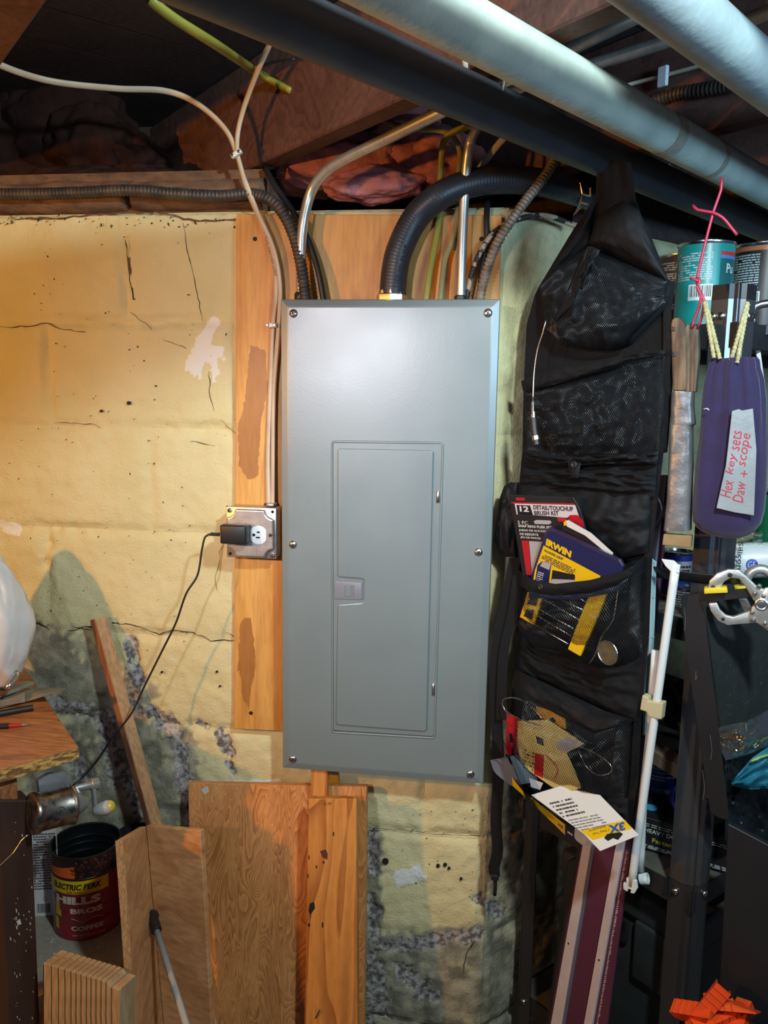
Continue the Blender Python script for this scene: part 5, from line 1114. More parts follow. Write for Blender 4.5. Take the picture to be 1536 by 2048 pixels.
for i in range(36):
    x = rn.gauss(1473, 11); y = 1480 + (1473 - x) * .3 + rn.gauss(0, 8); p = ZPn(x, y, rn.uniform(-.003, .003)); q = axis(p, (rn.uniform(-1, 1), rn.uniform(-.5, .5), rn.uniform(-1, 1)))
    if proto is None:
        bm = lathe(NB(), [(.0003, 0), (.0011, .003), (.0011, .010), (.0022, .0122), (.0022, .0130), (.0003, .0132)], Matrix.Identity(4), 8); proto = tag(mk('brass_screw', bm, MAT['brass'], None, M=q), 'small brass screw among others inside the clear zip bag', 'screw', 'brass screws in the zip bag')
    else: dup(proto, q)
mat('sheet_blue', (.02, .27, .44), (.10, .46, .62), rough=.3, scale=14, bump=.6, bscale=30); mat('stripe_green', (.30, .55, .12), rough=.4)
GP = Pl(F + U_ * .04 - V_ * .045, -V_ - U_ * .3)
bm = NB(); tp = [(1462, 1566), (1476, 1548), (1505, 1515), (1536, 1494), (1600, 1470)]; bt_ = [(1466, 1572), (1490, 1577), (1510, 1579), (1536, 1577), (1600, 1570)]
def fn(u, v):
    a, b = along(tp, u), along(bt_, u); return GP(a[0] + (b[0] - a[0]) * v, a[1] + (b[1] - a[1]) * v, .012 * math.sin(PI * v) + .010 * noise.noise(V((u * 6, v * 5, 1))))
grid(bm, fn, 36, 20); bmesh.ops.solidify(bm, geom=bm.faces[:], thickness=.002); bl = mk('blue_packaging', bm, MAT['sheet_blue'], smooth=True); tag(bl, 'crumpled blue plastic packaging at the right edge below the zip bag', 'packaging')
mk('green_stripe', tube(NB(), [GP(1502, 1522, .012), GP(1520, 1514, .016), GP(1545, 1508, .016), GP(1590, 1500, .012)], .0035, seg=8, flat=.3), MAT['stripe_green'], bl, smooth=True)
mat('sheet_dark', (.012, .02, .026), (.03, .05, .06), rough=.25, scale=12, bump=.7, bscale=40)
bm = NB(); grid(bm, lambda u, v: Pl(F + U_ * .05 - V_ * .02, -V_)(1450 + 150 * u, 1480 + 200 * v + 20 * u, .012 * noise.noise(V((u * 6, v * 7, 3))) + .006 * noise.noise(V((u * 17, v * 17, 3)))), 40, 40)
bmesh.ops.solidify(bm, geom=bm.faces[:], thickness=.002); tag(mk('black_liner', bm, MAT['sheet_dark'], smooth=True), 'crinkled black plastic sheet under the blue packaging on the shelf', 'plastic sheet')
# ---------------------------------------------------------------- middle shelf: blue tin, black box, wood slat
S3 = .725
def dz(px, py, z): return Zp(z)(px, py)
t, A, R = tin('putty_tin', 1318, 1.60, .045, S3, .155, 'ink_blue', 'blue tin with white lettering on the middle shelf behind the black box', row=1600)
T0 = .0
wraptext('lettering', [('STAINLESS PLUMB', -.95, .95, .112, .010, {'bold': .02})], MAT['tin_white'], t, A, R + .0003)
cyl_patch('white_rule', 'tin_white', t, -1.2, 1.2, .106, .1075, R, A); cyl_patch('white_rule', 'tin_white', t, -1.2, 1.2, .125, .1262, R, A); cyl_patch('white_rule', 'tin_white', t, -1.2, 1.2, .046, .0472, R, A)
wraptext('lettering', [('CONTENTS', -.35, .55, .066, .008, {'bold': .02})], MAT['tin_white'], t, A, R + .0003); wraptext('lettering', [('1 POUND NET WT', -.75, .75, .053, .008, {'bold': .02})], MAT['tin_white'], t, A, R + .0003); wraptext('lettering', [('PLUMB', -.25, .5, .032, .008, {'bold': .02})], MAT['tin_white'], t, A, R + .0003)
textrows(t, A, R + .0002, -.8, .8, .088, .100, 2, 'tin_white', 3)
for c_ in t.children:
    if c_.name.startswith('lid'): c_.data.materials[0] = MAT['tin_inside']
c = CAM + ray(1375, 1600) * 1.47; c.z = S3 + .098
tr_ = mk('tape_roll', bev(lathe(NB(), [(.022, -.012), (.030, -.012), (.030, .012), (.022, .012)], axis(c, (-.5, -1, .15)), 32, caps=False), .001, 1), MAT['ink_blue']); 
me = tr_.data; tag(tr_, 'blue roll rim leaning on the black box beside the post', 'roll')
BXP = Pl(F - U_ * -.05 + V_ * .02, (-.78, -.62, .0))
bxz = S3
e0 = EP(1296, 1697, -.03); e1 = EP(1358, 1733, -.03)
p0 = B + E_ * .20 + U_ * .03 + Z_ * S3; ex_ = (E_ * .93 + U_ * .36).normalized(); ey_ = (U_ * .93 - E_ * .36).normalized()
M = Matrix(((ex_.x, ey_.x, 0, p0.x), (ex_.y, ey_.y, 0, p0.y), (0, 0, 1, p0.z), (0, 0, 0, 1)))
mat('carton_black', (.014, .016, .018), rough=.4); mat('ink_yellow', (.62, .55, .05), rough=.5); mat('ink_cyan', (.05, .35, .60), rough=.45)
bx = mk('staple_box', bev(box(NB(), (0, 0, 0), (.21, .14, .062), M), .001, 1), MAT['carton_black'], None); tag(bx, 'black carton with white and yellow print on the middle shelf', 'carton')
fpn = Pl(M @ V((0, -.0004, 0)), M.to_3x3() @ V((0, -1, 0))); tpn = Pl(M @ V((0, 0, .0625)), (0, 0, 1))
def onbox(name, s, x, z, w, h, m, top=False):
    tm = textmesh(s, bold=.015); W_, H_ = fit(tm)
    for v in tm.verts: v.co = M @ (V((x + v.co.x / W_ * w, z + v.co.y / H_ * h, .0626)) if top else V((x + v.co.x / W_ * w, -.0006, z + v.co.y / H_ * h)))
    mk(name, tm, MAT[m], bx)
onbox('lettering', 'T50', .012, .042, .030, .012, 'ink_cyan'); onbox('lettering', 'Fastener Co., Inc.', .075, .016, .10, .010, 'ink_yellow'); onbox('lettering', 'HEAVY DUTY', .060, .034, .07, .008, 'tin_white')
bm = NB(); rn = random.Random(5)
for i in range(5):
    x = .05
    while x < .2:
        w = rn.uniform(.006, .02); z = .004 + i * .0025 if i < 3 else .046 + (i - 3) * .004
        bm.faces.new([bm.verts.new(M @ V(q)) for q in ((x, -.0006, z), (x + w, -.0006, z), (x + w, -.0006, z + .0013), (x, -.0006, z + .0013))]); x += w + .003
mk('small_print', bm, MAT['tin_white'], bx)['kind'] = 'stuff'
mk('round_mark', lathe(NB(), [(.012, .0), (.012, .0004)], axis(M @ V((.06, .04, .0626)), (0, 0, 1)), 24), MAT['ink_cyan'], bx)
q = [dz(1304, 1500, .86), dz(1400, 1560, .86), dz(1400, 1543, .875), dz(1306, 1484, .875)]
a_, b_ = B + E_ * .06 + U_ * .08 + Z_ * .905, B + E_ * .40 + U_ * .10 + Z_ * .868
mat('slat_worn', (.30, .20, .13), (.20, .13, .085), rough=.8, scale=50, stretch=(.3, .3, 3))
a_ = CAM + ray(1290, 1492) * 1.50; b_ = CAM + ray(1420, 1568) * 1.32; e_ = (b_ - a_)
bm = prism(NB(), [a_, b_, b_ - Z_ * .026, a_ - Z_ * .026], -U_ - V_ * .2, .04); tag(mk('wood_offcut', bev(bm, .001, 1), MAT['slat_worn']), 'worn flat wood offcut lying above the blue tin beside the post', 'wood offcut')
mat('bag_black', (.010, .011, .012), (.03, .03, .03), rough=.3, scale=20, bump=.6, bscale=60)
bm = NB(); grid(bm, lambda u, v: EP(1285 + 85 * u + 8 * v, 1330 + 110 * v + 30 * u, -.06 + .012 * noise.noise(V((u * 5, v * 5, 9)))), 24, 24); bmesh.ops.solidify(bm, geom=bm.faces[:], thickness=.002)
tag(mk('black_pouch', bm, MAT['bag_black'], smooth=True), 'shiny black plastic pouch between the white rods and the post', 'pouch')
# right of the post on the middle shelf
M2 = frame(F + U_ * .11 + V_ * .03 + Z_ * S3, U_); 
bx2 = mk('hardware_box', bev(box(NB(), (0, 0, 0), (.12, .10, .075), M2), .001, 1), MAT['carton_black']); tag(bx2, 'black carton with yellow lettering right of the grooved post', 'carton')
bm = textmesh('STAPLES', bold=.02); W_, H_ = fit(bm)
for v in bm.verts: v.co = M2 @ V((.006 + v.co.x / W_ * .08, -.0006, .05 + v.co.y / H_ * .010))
mk('lettering', bm, MAT['ink_yellow'], bx2)
bm = NB()
for i in range(6): box(bm, (.006, -.0008, .006 + i * .006), (.09 - (i % 3) * .02, -.0004, .0085 + i * .006), M2)
mk('small_print', bm, MAT['tin_white'], bx2)['kind'] = 'stuff'
# ---------------------------------------------------------------- lower shelf: tool box, dark case
mat('toolbox_black', (.024, .027, .028), (.036, .04, .04), rough=.6, scale=16, bump=.15, bscale=200)
tb_ = thing('tool_box', B + E_ * .22 + U_ * .12, 'large dark plastic tool box with recessed grip on the lowest shelf', 'tool box')
p0 = B + E_ * .075 + U_ * .06 + Z_ * .302
M3 = Matrix(((E_.x, U_.x, 0, p0.x), (E_.y, U_.y, 0, p0.y), (0, 0, 1, p0.z), (0, 0, 0, 1)))
mk('lower_body', bev(box(NB(), (.0, 0, 0), (.29, .40, .27), M3), .012, 3), MAT['toolbox_black'], tb_, ang=40)
mk('lid', bev(box(NB(), (-.008, -.012, .275), (.30, .41, .33), M3), .010, 3), MAT['toolbox_black'], tb_, ang=40)
mk('grip_recess', bev(box(NB(), (.02, -.014, .215), (.16, .0, .262), M3), .006, 2), MAT['black_hole'], tb_, ang=40)
mk('latch', bev(box(NB(), (.175, -.016, .16), (.27, .0, .28), M3), .008, 3), MAT['toolbox_black'], tb_, ang=40)
dc = mk('black_case', bev(prism(NB(), [EP(1133, 1722, -.012), EP(1178, 1712, -.012), EP(1168, 2010, -.012), EP(1098, 1990, -.012)], EP.n, .035), .004, 2), MAT['black_satin'], None, ang=40); tag(dc, 'black upright case behind the maroon rail on the lowest shelf', 'case')
# black panel and orange wedges at the lower right corner
RP = Pl(F - V_ * .14 - U_ * .0, (-.35, -1, 0))
a = RP(1456, 1648); b = RP(1640, 1745); c = RP(1640, 2048); d = RP(1436, 2048)
c = b + (c - b) * (b.z / (b.z - c.z)); d = a + (d - a) * (a.z / (a.z - d.z))
tag(mk('black_board', bev(prism(NB(), [a, b, c, d], RP.n, .012), .001, 1), MAT['black_satin']), 'large flat black board standing at the lower right corner', 'board')
mat('wedge_orange', (.85, .09, .015), (.75, .07, .012), rough=.35, scale=20)
OP = Pl(RP.p + RP.n * .05, RP.n)
bn = thing('parts_bin', OP(1420, 2100), 'black open bin of orange wedges at the lower right corner', 'bin')
bz = OP(1352, 2034)
M4 = frame(V((bz.x, bz.y, bz.z - .16)), (1, -.35, 0))
bm = NB()
for a, b in (((0, -.05, 0), (.26, -.045, .150)), ((0, .037, 0), (.26, .042, .162)), ((0, -.05, 0), (.006, .042, .156)), ((.254, -.05, 0), (.26, .042, .156)), ((0, -.05, 0), (.26, .042, .006))): box(bm, a, b, M4)
mk('bin_walls', bm, MAT['black_plastic'], bn)
mk('bin_stand', bev(box(NB(), (.01, -.045, -bz.z + .161), (.25, .038, -.001), M4), .004, 1), MAT['black_plastic'], bn)
def wedge(px, py, L_, W_, H_, ax_, ay_, az_, label):
    o = OP(px, py, .0); Mx = Matrix.Translation(o) @ Matrix.Rotation(az_, 4, 'Z') @ Matrix.Rotation(ay_, 4, 'Y') @ Matrix.Rotation(ax_, 4, 'X')
    t = thing('levelling_wedge', o, label, 'wedge', 'orange wedges in the black bin')
    side = [(-L_ / 2, 0), (L_ / 2, 0), (L_ / 2, H_)]
    for s in (-1, 1): mk('cheek', prism(NB(), [Mx @ V((x, s * W_ / 2, z)) for x, z in side], Mx.to_3x3() @ V((0, s, 0)), .002), MAT['wedge_orange'], t)
    mk('ramp', prism(NB(), [Mx @ V((-L_ / 2, -W_ / 2, .0015)), Mx @ V((-L_ / 2, W_ / 2, .0015)), Mx @ V((L_ / 2, W_ / 2, H_)), Mx @ V((L_ / 2, -W_ / 2, H_))], Mx.to_3x3() @ V((-H_, 0, L_)), .002), MAT['wedge_orange'], t)
    for k in range(4):
        x = L_ / 2 - .008 - k * .011; h = H_ * (x + L_ / 2) / L_
        mk('rib', box(NB(), (x, -W_ / 2, .0), (x + .002, W_ / 2, h + .0022), Mx), MAT['wedge_orange'], t)
wedge(1420, 2006, .070, .024, .020, .9, -.95, .3, 'orange plastic wedge standing tallest, point up, in the black bin')
wedge(1466, 2022, .075, .026, .022, .5, .35, 2.7, 'orange plastic wedge lying flattest toward the right of the bin')
wedge(1392, 2026, .070, .024, .020, -.6, .7, 2.2, 'orange plastic wedge leaning at the left side of the bin')
wedge(1430, 2040, .070, .026, .022, .2, -.2, .2, 'orange plastic wedge lying in the middle front of the bin')
wedge(1385, 2052, .070, .024, .020, 1.3, .4, 1.0, 'orange plastic wedge at the bottom left of the bin')
wedge(1478, 2054, .070, .024, .020, -.3, -.3, .9, 'orange plastic wedge at the bottom right of the bin')
# ================================================================ black mesh organizer hanging on the end of the shelf unit
mat('nylon_black', (.0055, .006, .0075), (.008, .009, .011), rough=.85, scale=16, bump=.2, bscale=150, spec=.25); mat('nylon_hem', (.0075, .0082, .010), (.0055, .006, .0075), rough=.72, scale=22, bump=.3, bscale=90, spec=.3)
mat('mesh_black', (.020, .023, .028), rough=.4); mat('webbing', (.014, .014, .015), rough=.7, scale=300, stretch=(1, 1, 4), bump=.4, bscale=700)
OB = .065
org = thing('hanging_organizer', EP(1150, 1640, OB), 'tall black cloth organizer with mesh pockets hanging on the shelf end', 'organizer')
def puff(top, bot, off, bulge, nu=40, nv=30, wr=.004, seed=1, pl=EP, pw=.6, offb=None):
    """surface between two pixel polylines on plane pl, bulging toward the room with soft wrinkles"""
    def fn(u, v):
        a, b = along(top, u), along(bot, u); x = a[0] + (b[0] - a[0]) * v; y = a[1] + (b[1] - a[1]) * v
        s = (max(0, math.sin(PI * u)) ** pw) * (max(0, math.sin(PI * v)) ** pw)
        w = wr * (noise.noise(V((u * 5, v * 4, seed))) + .5 * noise.noise(V((u * 13, v * 9, seed + 5)))) * min(1, s * 3)
        o_ = off if offb is None else OB + .006 + (off + (offb - off) * v - OB - .006) * min(1, 2.6 * max(0, math.sin(PI * u))) ** .6
        return pl(x, y, o_ + bulge * s + w)
    return fn
def cloth(name, fn, m, parent=org, nu=40, nv=30, t=.0015):
    bm = NB(); grid(bm, fn, nu, nv); bm.normal_update()
    bmesh.ops.recalc_face_normals(bm, faces=bm.faces[:])
    bmesh.ops.solidify(bm, geom=bm.faces[:], thickness=t)
    return mk(name, bm, MAT[m], parent, smooth=True, ang=70)
def net(name, fn, w, h, cell=.0038, th=.00095, parent=org):
    """diamond netting over a puffed surface of real size w x h"""
    nu = int(w / cell * 2) // 2 * 2; nv = int(h / cell * 1.15) // 2 * 2; bm = NB(); g = {}
    def P(i, j):
        if (i, j) not in g: g[i, j] = bm.verts.new(fn(i / nu, j / nv))
        return g[i, j]
    for i in range(1, nu):
        for j in range(1, nv):
            if (i + j) % 2: bm.faces.new((P(i, j - 1), P(i + 1, j), P(i, j + 1), P(i - 1, j)))
    o = mk(name, bm, MAT['mesh_black'], parent)
    md = o.modifiers.new('strands', 'WIREFRAME'); md.thickness = th; md.use_even_offset = False; md.use_boundary = True
    return o
# back panel: strap to the pipe, shoulders, straight sides
lft = [(1196, 318), (1192, 395), (1150, 455), (1108, 525), (1072, 585), (1054, 650), (1048, 775), (1046, 905), (1040, 960), (1038, 1130), (1034, 1340), (1018, 1420), (1014, 1500), (1050, 1590)]
rgt = [(1262, 325), (1272, 400), (1296, 470), (1316, 520), (1338, 575), (1338, 700), (1330, 830), (1320, 925), (1312, 985), (1300, 1110), (1292, 1290), (1278, 1440), (1272, 1560), (1258, 1648)]
cloth('back_panel', lambda u, v: (lambda a, b: EP(a[0] + (b[0] - a[0]) * u, a[1] + (b[1] - a[1]) * u, OB + .004 * noise.noise(V((u * 4, v * 9, 2)))))(along(lft, v), along(rgt, v)), 'nylon_black', nu=24, nv=90)
cloth('edge_binding', lambda u, v: (lambda b: EP(b[0] - 9 + 14 * u, b[1], OB + .006))(along(rgt, .1 + .9 * v)), 'nylon_hem', nu=3, nv=60, t=.003)
# hood over the top, then the topmost pocket hanging open
cloth('hood', puff([(1176, 488), (1196, 430), (1245, 400), (1278, 420), (1300, 470)], [(1176, 488), (1215, 506), (1255, 524), (1295, 543), (1336, 562)], OB + .022, .03, wr=.003, seed=3), 'nylon_hem', nv=24)
cloth('shoulder', puff([(1110, 525), (1150, 456), (1190, 398)], [(1078, 582), (1120, 535), (1176, 488)], OB + .012, .02, seed=4), 'nylon_black', nu=20, nv=20)
f1 = puff([(1080, 575), (1115, 530), (1176, 490), (1215, 508), (1260, 527), (1335, 563)], [(1092, 655), (1120, 690), (1170, 700), (1215, 702), (1250, 690), (1330, 605)], OB + .016, .055, wr=.010, seed=6)
f1b = puff([(1080, 575), (1115, 530), (1176, 490), (1215, 508), (1260, 527), (1335, 563)], [(1092, 655), (1120, 690), (1170, 700), (1215, 702), (1250, 690), (1330, 605)], OB + .016, .055, wr=.003, seed=6)
cloth('pocket_lining', lambda u, v: f1b(u, v) + EP.n * -.020, 'nylon_black'); net('mesh_pocket', f1, .27, .20)
cloth('gathered_fold', puff([(1176, 492), (1186, 494), (1200, 500)], [(1110, 640), (1140, 620), (1178, 560)], OB + .060, .012, wr=.012, seed=8), 'nylon_hem', nu=14, nv=30)
# second pocket with its sagging hem
h2t = [(1042, 762), (1090, 742), (1150, 727), (1215, 716), (1260, 703), (1330, 700)]; h2b = [(1046, 782), (1100, 772), (1160, 755), (1210, 742), (1262, 722), (1330, 708)]
cloth('hem', puff(h2t, h2b, OB + .030, .012, wr=.006, seed=9), 'nylon_hem', nu=50, nv=6)
f2 = puff(h2b, [(1054, 900), (1100, 915), (1150, 918), (1200, 912), (1260, 915), (1318, 905)], OB + .018, .038, wr=.016, seed=11)
f2b = puff(h2b, [(1054, 900), (1100, 915), (1150, 918), (1200, 912), (1260, 915), (1318, 905)], OB + .018, .038, wr=.004, seed=11)
cloth('pocket_lining', lambda u, v: f2b(u, v) + EP.n * -.022, 'nylon_black'); net('mesh_pocket', f2, .25, .17)
cloth('gathered_band', puff([(1046, 898), (1120, 908), (1200, 910), (1318, 902)], [(1042, 925), (1120, 936), (1200, 930), (1314, 930)], OB + .020, .018, wr=.016, seed=13), 'nylon_hem', nu=70, nv=8)
# middle: plain cloth, snap tab, rolled flap with a lobe at the left
cloth('cloth_section', puff([(1042, 925), (1120, 934), (1200, 932), (1314, 928)], [(1040, 985), (1120, 978), (1200, 985), (1310, 995)], OB + .014, .022, wr=.016, seed=15), 'nylon_black')
cloth('snap_tab', puff([(1136, 926), (1162, 926)], [(1140, 955), (1156, 957)], OB + .040, .004, wr=.001), 'nylon_hem', nu=8, nv=8)
mk('snap', lathe(NB(), [(.0062, 0), (.006, .002), (.0045, .0026), (.0035, .0018), (.001, .0018)], axis(EP(1149, 929, OB + .045), EP.n), 20), MAT['dark_metal'], org, ang=40)
cloth('flap', puff([(1030, 965), (1100, 960), (1165, 972), (1230, 976), (1302, 984)], [(1030, 1140), (1110, 1130), (1180, 1125), (1240, 1120), (1296, 1105)], OB + .012, .036, wr=.014, seed=17), 'nylon_hem', nu=50)
cloth('side_lobe', puff([(998, 1000), (1008, 972), (1022, 964), (1034, 966)], [(988, 1080), (998, 1106), (1014, 1114), (1030, 1114)], .095, .022, wr=.008, seed=19), 'nylon_hem', nu=20, nv=24)
# third pocket
h3t = [(1034, 1138), (1062, 1158), (1110, 1168), (1180, 1160), (1240, 1145), (1270, 1130), (1290, 1112)]; h3b = [(1030, 1165), (1062, 1184), (1110, 1190), (1180, 1184), (1235, 1168), (1265, 1150), (1288, 1132)]
cloth('hem', puff(h3t, h3b, OB + .082, .006, wr=.003, seed=21, offb=OB + .082), 'nylon_hem', nu=50, nv=6)
mk('snap', lathe(NB(), [(.0055, 0), (.0052, .002), (.0035, .0026), (.001, .0014)], axis(EP(1082, 1174, OB + .086), EP.n), 20), MAT['dark_metal'], org, ang=40)
f3 = puff(h3b, [(1030, 1246), (1062, 1292), (1110, 1302), (1150, 1318), (1200, 1334), (1250, 1326), (1286, 1310)], OB + .080, .030, wr=.006, seed=23, offb=OB + .022)
net('mesh_pocket', f3, .26, .17, cell=.0046, th=.0009)
cloth('cloth_section', puff([(1034, 1250), (1064, 1296), (1150, 1316), (1210, 1332), (1286, 1312)], [(1034, 1345), (1080, 1365), (1150, 1395), (1210, 1425), (1276, 1446)], OB + .010, .018, wr=.010, seed=25), 'nylon_black')
# fourth pocket
h4t = [(1032, 1338), (1060, 1352), (1110, 1375), (1160, 1398), (1210, 1422), (1270, 1440)]; h4b = [(1022, 1372), (1060, 1394), (1105, 1420), (1150, 1445), (1190, 1466), (1266, 1444)]
cloth('hem', puff(h4t, h4b, OB + .050, .012, wr=.006, seed=27, offb=OB + .076), 'nylon_hem', nu=50, nv=10)
f4 = puff(h4b, [(1010, 1510), (1030, 1548), (1070, 1575), (1120, 1590), (1180, 1600), (1252, 1600)], OB + .074, .026, wr=.006, seed=29, offb=OB + .040)
net('mesh_pocket', f4, .25, .20, cell=.0048, th=.0009)
cloth('gathered_bottom', puff([(1012, 1508), (1032, 1545), (1072, 1570), (1122, 1586), (1182, 1595), (1256, 1596)], [(1030, 1535), (1046, 1582), (1080, 1604), (1125, 1612), (1190, 1625), (1256, 1650)], OB + .040, .018, wr=.014, seed=31), 'nylon_black', nu=60, nv=10)
# D ring and straps
rg = [EP(x, y, .05) for x, y in ((1302, 992), (1314, 996), (1324, 1014), (1322, 1032), (1310, 1052), (1300, 1050))]
mk('d_ring', tube(NB(), rg, .0042, seg=10), MAT['black_plastic'], org, smooth=True)
def ribbon(name, pts, w, y, m='webbing', t=.0022):
    p = spline([at(a, b, y) for a, b in pts], .01); bm = NB(); L_, R_ = [], []
    g = []
    for i, q in enumerate(p):
        tw = .6 * noise.noise(V((i * .03, 3, 1))); s = V((math.cos(tw), math.sin(tw) * .7, 0)) * w / 2
        g.append((bm.verts.new(q - s), bm.verts.new(q + s)))
    for a, b in zip(g, g[1:]): bm.faces.new((a[0], a[1], b[1], b[0]))
    bmesh.ops.solidify(bm, geom=bm.faces[:], thickness=t); return mk(name, bm, MAT[m], org, smooth=True, ang=60)
ribbon('strap', [(1030, 1115), (1018, 1180), (1006, 1235), (994, 1300), (990, 1380), (994, 1450), (997, 1540), (992, 1640), (995, 1700), (988, 1735), (990, 1752)], .022, -.075)
ribbon('strap', [(1036, 1150), (1024, 1230), (1010, 1290), (1004, 1360), (1002, 1440)], .018, -.088)
mk('strap_end', tube(NB(), [at(990, 1750, -.075), at(990, 1772, -.075), at(989, 1790, -.075)], .0038, seg=8), MAT['black_plastic'], org, smooth=True)
mk('strap_slider', bev(box(NB(), at(981, 1762, -.083), at(998, 1742, -.068)), .003, 2), MAT['black_plastic'], org)
# ---------------------------------------------------------------- packages in the third pocket
GRP = None
mat('pack_black', (.014, .014, .016), rough=.3, coat=.4); mat('pack_red', (.45, .012, .02), rough=.35, coat=.3); mat('pack_grey', (.40, .38, .40), rough=.35); mat('pack_navy', (.012, .018, .085), rough=.3, coat=.4); mat('pack_yellow', (.78, .50, .006), rough=.35, coat=.3); mat('pack_white', (.68, .68, .68), rough=.4); mat('label_silver', (.62, .58, .60), rough=.4); mat('clear_blister', (.80, .85, .88), rough=.08, trans=1.0, alpha=.22, spec=.7)
K1 = Pl(EP(1100, 1060, OB + .057), EP.n - Z_ * .12)
b1 = card('brush_kit', K1, [(1017, 990), (1146, 994), (1160, 1020), (1171, 1060), (1160, 1180), (1050, 1180)], .004, 'pack_black', None, 0, .0006); tag(b1, 'carded brush kit with red band, rearmost package in the middle mesh pocket', 'package')
card('silver_label', K1, [(1029, 1007), (1150, 1010), (1160, 1040), (1034, 1033)], .0003, 'label_silver', b1, .0004)
card('black_tag', K1, [(1033, 1010), (1060, 1011), (1066, 1031), (1036, 1030)], .0003, 'pack_black', b1, .0008); card('red_line', K1, [(1022, 1004), (1148, 1007), (1149, 1009), (1024, 1007)], .0003, 'pack_red', b1, .0006)
card('red_logo_block', K1, [(1031, 995), (1049, 995.5), (1050, 1001), (1033, 1001)], .0003, 'pack_red', b1, .0006)
ptext('lettering', [('12', (1040, 1023), (1058, 1024), 11, {'bold': .03})], MAT['pack_white'], b1, K1, .0012); ptext('lettering', [('PIECE', (1045, 1030), (1062, 1031), 4.5, {'bold': .02})], MAT['pack_black'], b1, K1, .0012)
ptext('lettering', [('DETAIL/TOUCHUP', (1067, 1019), (1147, 1023), 9, {'bold': .03})], MAT['pack_black'], b1, K1, .0008); ptext('lettering', [('BRUSH KIT', (1069, 1030), (1118, 1031), 8.5, {'bold': .03})], MAT['pack_black'], b1, K1, .0008)
bm = NB(); c = K1(1150, 1062, .0008); pts = [c + (K1(1175, 1062, .0008) - c) * (1.0 * math.cos(q)) + Z_ * .030 * math.sin(q) for q in [PI * .15 + PI * .75 * i / 12 for i in range(13)]]
prism(bm, [K1(1130, 1040, .0008), K1(1140, 1030, .0008), K1(1155, 1030, .0008), K1(1166, 1042, .0008), K1(1168, 1056, .0008), K1(1135, 1050, .0008)], K1.n, .0003); mk('red_photo', bm, MAT['pack_red'], b1)
K2 = Pl(EP(1080, 1090, OB + .064), EP.n - Z_ * .10)
b2 = card('plier_kit', K2, [(1026, 1029), (1070, 1031), (1132, 1036), (1150, 1180), (1050, 1180), (1040, 1120)], .004, 'pack_black', None, 0, .0006); tag(b2, 'black carded plier kit with white lines of lettering in the middle mesh pocket', 'package')
ptext('lettering', [('5 PC', (1036, 1048), (1056, 1049), 6.5, {})], MAT['pack_white'], b2, K2); ptext('lettering', [('SNAP RING PLIER SET', (1037, 1054), (1104, 1058), 5, {'bold': .02})], MAT['pack_white'], b2, K2)
ptext('lettering', [('JUEGO DE ALICATES', (1038, 1063), (1096, 1066), 5, {'bold': .02})], MAT['pack_white'], b2, K2); ptext('lettering', [('DE RESORTE', (1040, 1070), (1077, 1072), 4.5, {'bold': .02})], MAT['pack_white'], b2, K2); ptext('lettering', [('JEU DE PINCES', (1041, 1077), (1082, 1080), 4.5, {'bold': .02})], MAT['pack_white'], b2, K2)
card('red_corner', K2, [(1114, 1035), (1131, 1036), (1133, 1044), (1117, 1043)], .0003, 'pack_red', b2, .0006); card('red_panel', K2, [(1043, 1081), (1057, 1081), (1063, 1150), (1053, 1150)], .0003, 'pack_red', b2, .0006); card('grey_panel', K2, [(1058, 1082), (1090, 1084), (1080, 1150), (1064, 1150)], .0003, 'pack_grey', b2, .0006)
mk('hang_slot', bev(pxprism(NB(), K2, [(1067, 1043), (1072, 1040), (1100, 1041), (1103, 1045), (1098, 1049), (1070, 1048)], .0003, .0006), .0001, 1), MAT['pack_grey'], b2)
K3 = Pl(EP(1150, 1110, OB + .068), EP.n - Z_ * .12)
b3 = card('white_pack', K3, [(1128, 1046), (1136, 1040), (1180, 1066), (1225, 1106), (1222, 1116), (1190, 1180), (1100, 1180), (1108, 1090)], .003, 'pack_black', None, 0, .0005); tag(b3, 'slanted clear package with white edge strip behind the navy and yellow one', 'package')
card('white_strip', K3, [(1131, 1043), (1136, 1040), (1182, 1066), (1226, 1106), (1224, 1115), (1170, 1071), (1134, 1053)], .0006, 'pack_white', b3, .0012); card('yellow_corner', K3, [(1127, 1045), (1132, 1040), (1134, 1050), (1128, 1052)], .0006, 'pack_yellow', b3, .0014)
card('clear_window', K3, [(1126, 1060), (1150, 1066), (1195, 1100), (1180, 1104), (1140, 1080)], .0004, 'clear_blister', b3, .0006)
K4 = Pl(EP(1140, 1130, OB + .073), EP.n - Z_ * .10)
b4 = card('screw_kit', K4, [(1092, 1058), (1100, 1054), (1238, 1118), (1246, 1132), (1235, 1182), (1150, 1200), (1056, 1196), (1062, 1150)], .004, 'pack_navy', None, 0, .001); tag(b4, 'navy and yellow carded screw extractor kit, front package in the middle mesh pocket', 'package')
card('yellow_field', K4, [(1087, 1091), (1201, 1152), (1190, 1180), (1063, 1180), (1070, 1140)], .0003, 'pack_yellow', b4, .0004)
ptext('lettering', [('IRWIN', (1091, 1090), (1141, 1116), 14, {'bold': .06})], MAT['pack_yellow'], b4, K4, .0006); ptext('lettering', [('POWER-GRIP', (1088, 1103), (1126, 1121), 5, {'bold': .02, 'shear': .2})], MAT['pack_navy'], b4, K4, .0012)
bm = NB(); greek(bm, K4, 1086, 1108, (66, 31), (-1.2, 3.3), 4, off=.0012, seed=8, fill=.95); mk('small_print', bm, MAT['pack_navy'], b4)['kind'] = 'stuff'
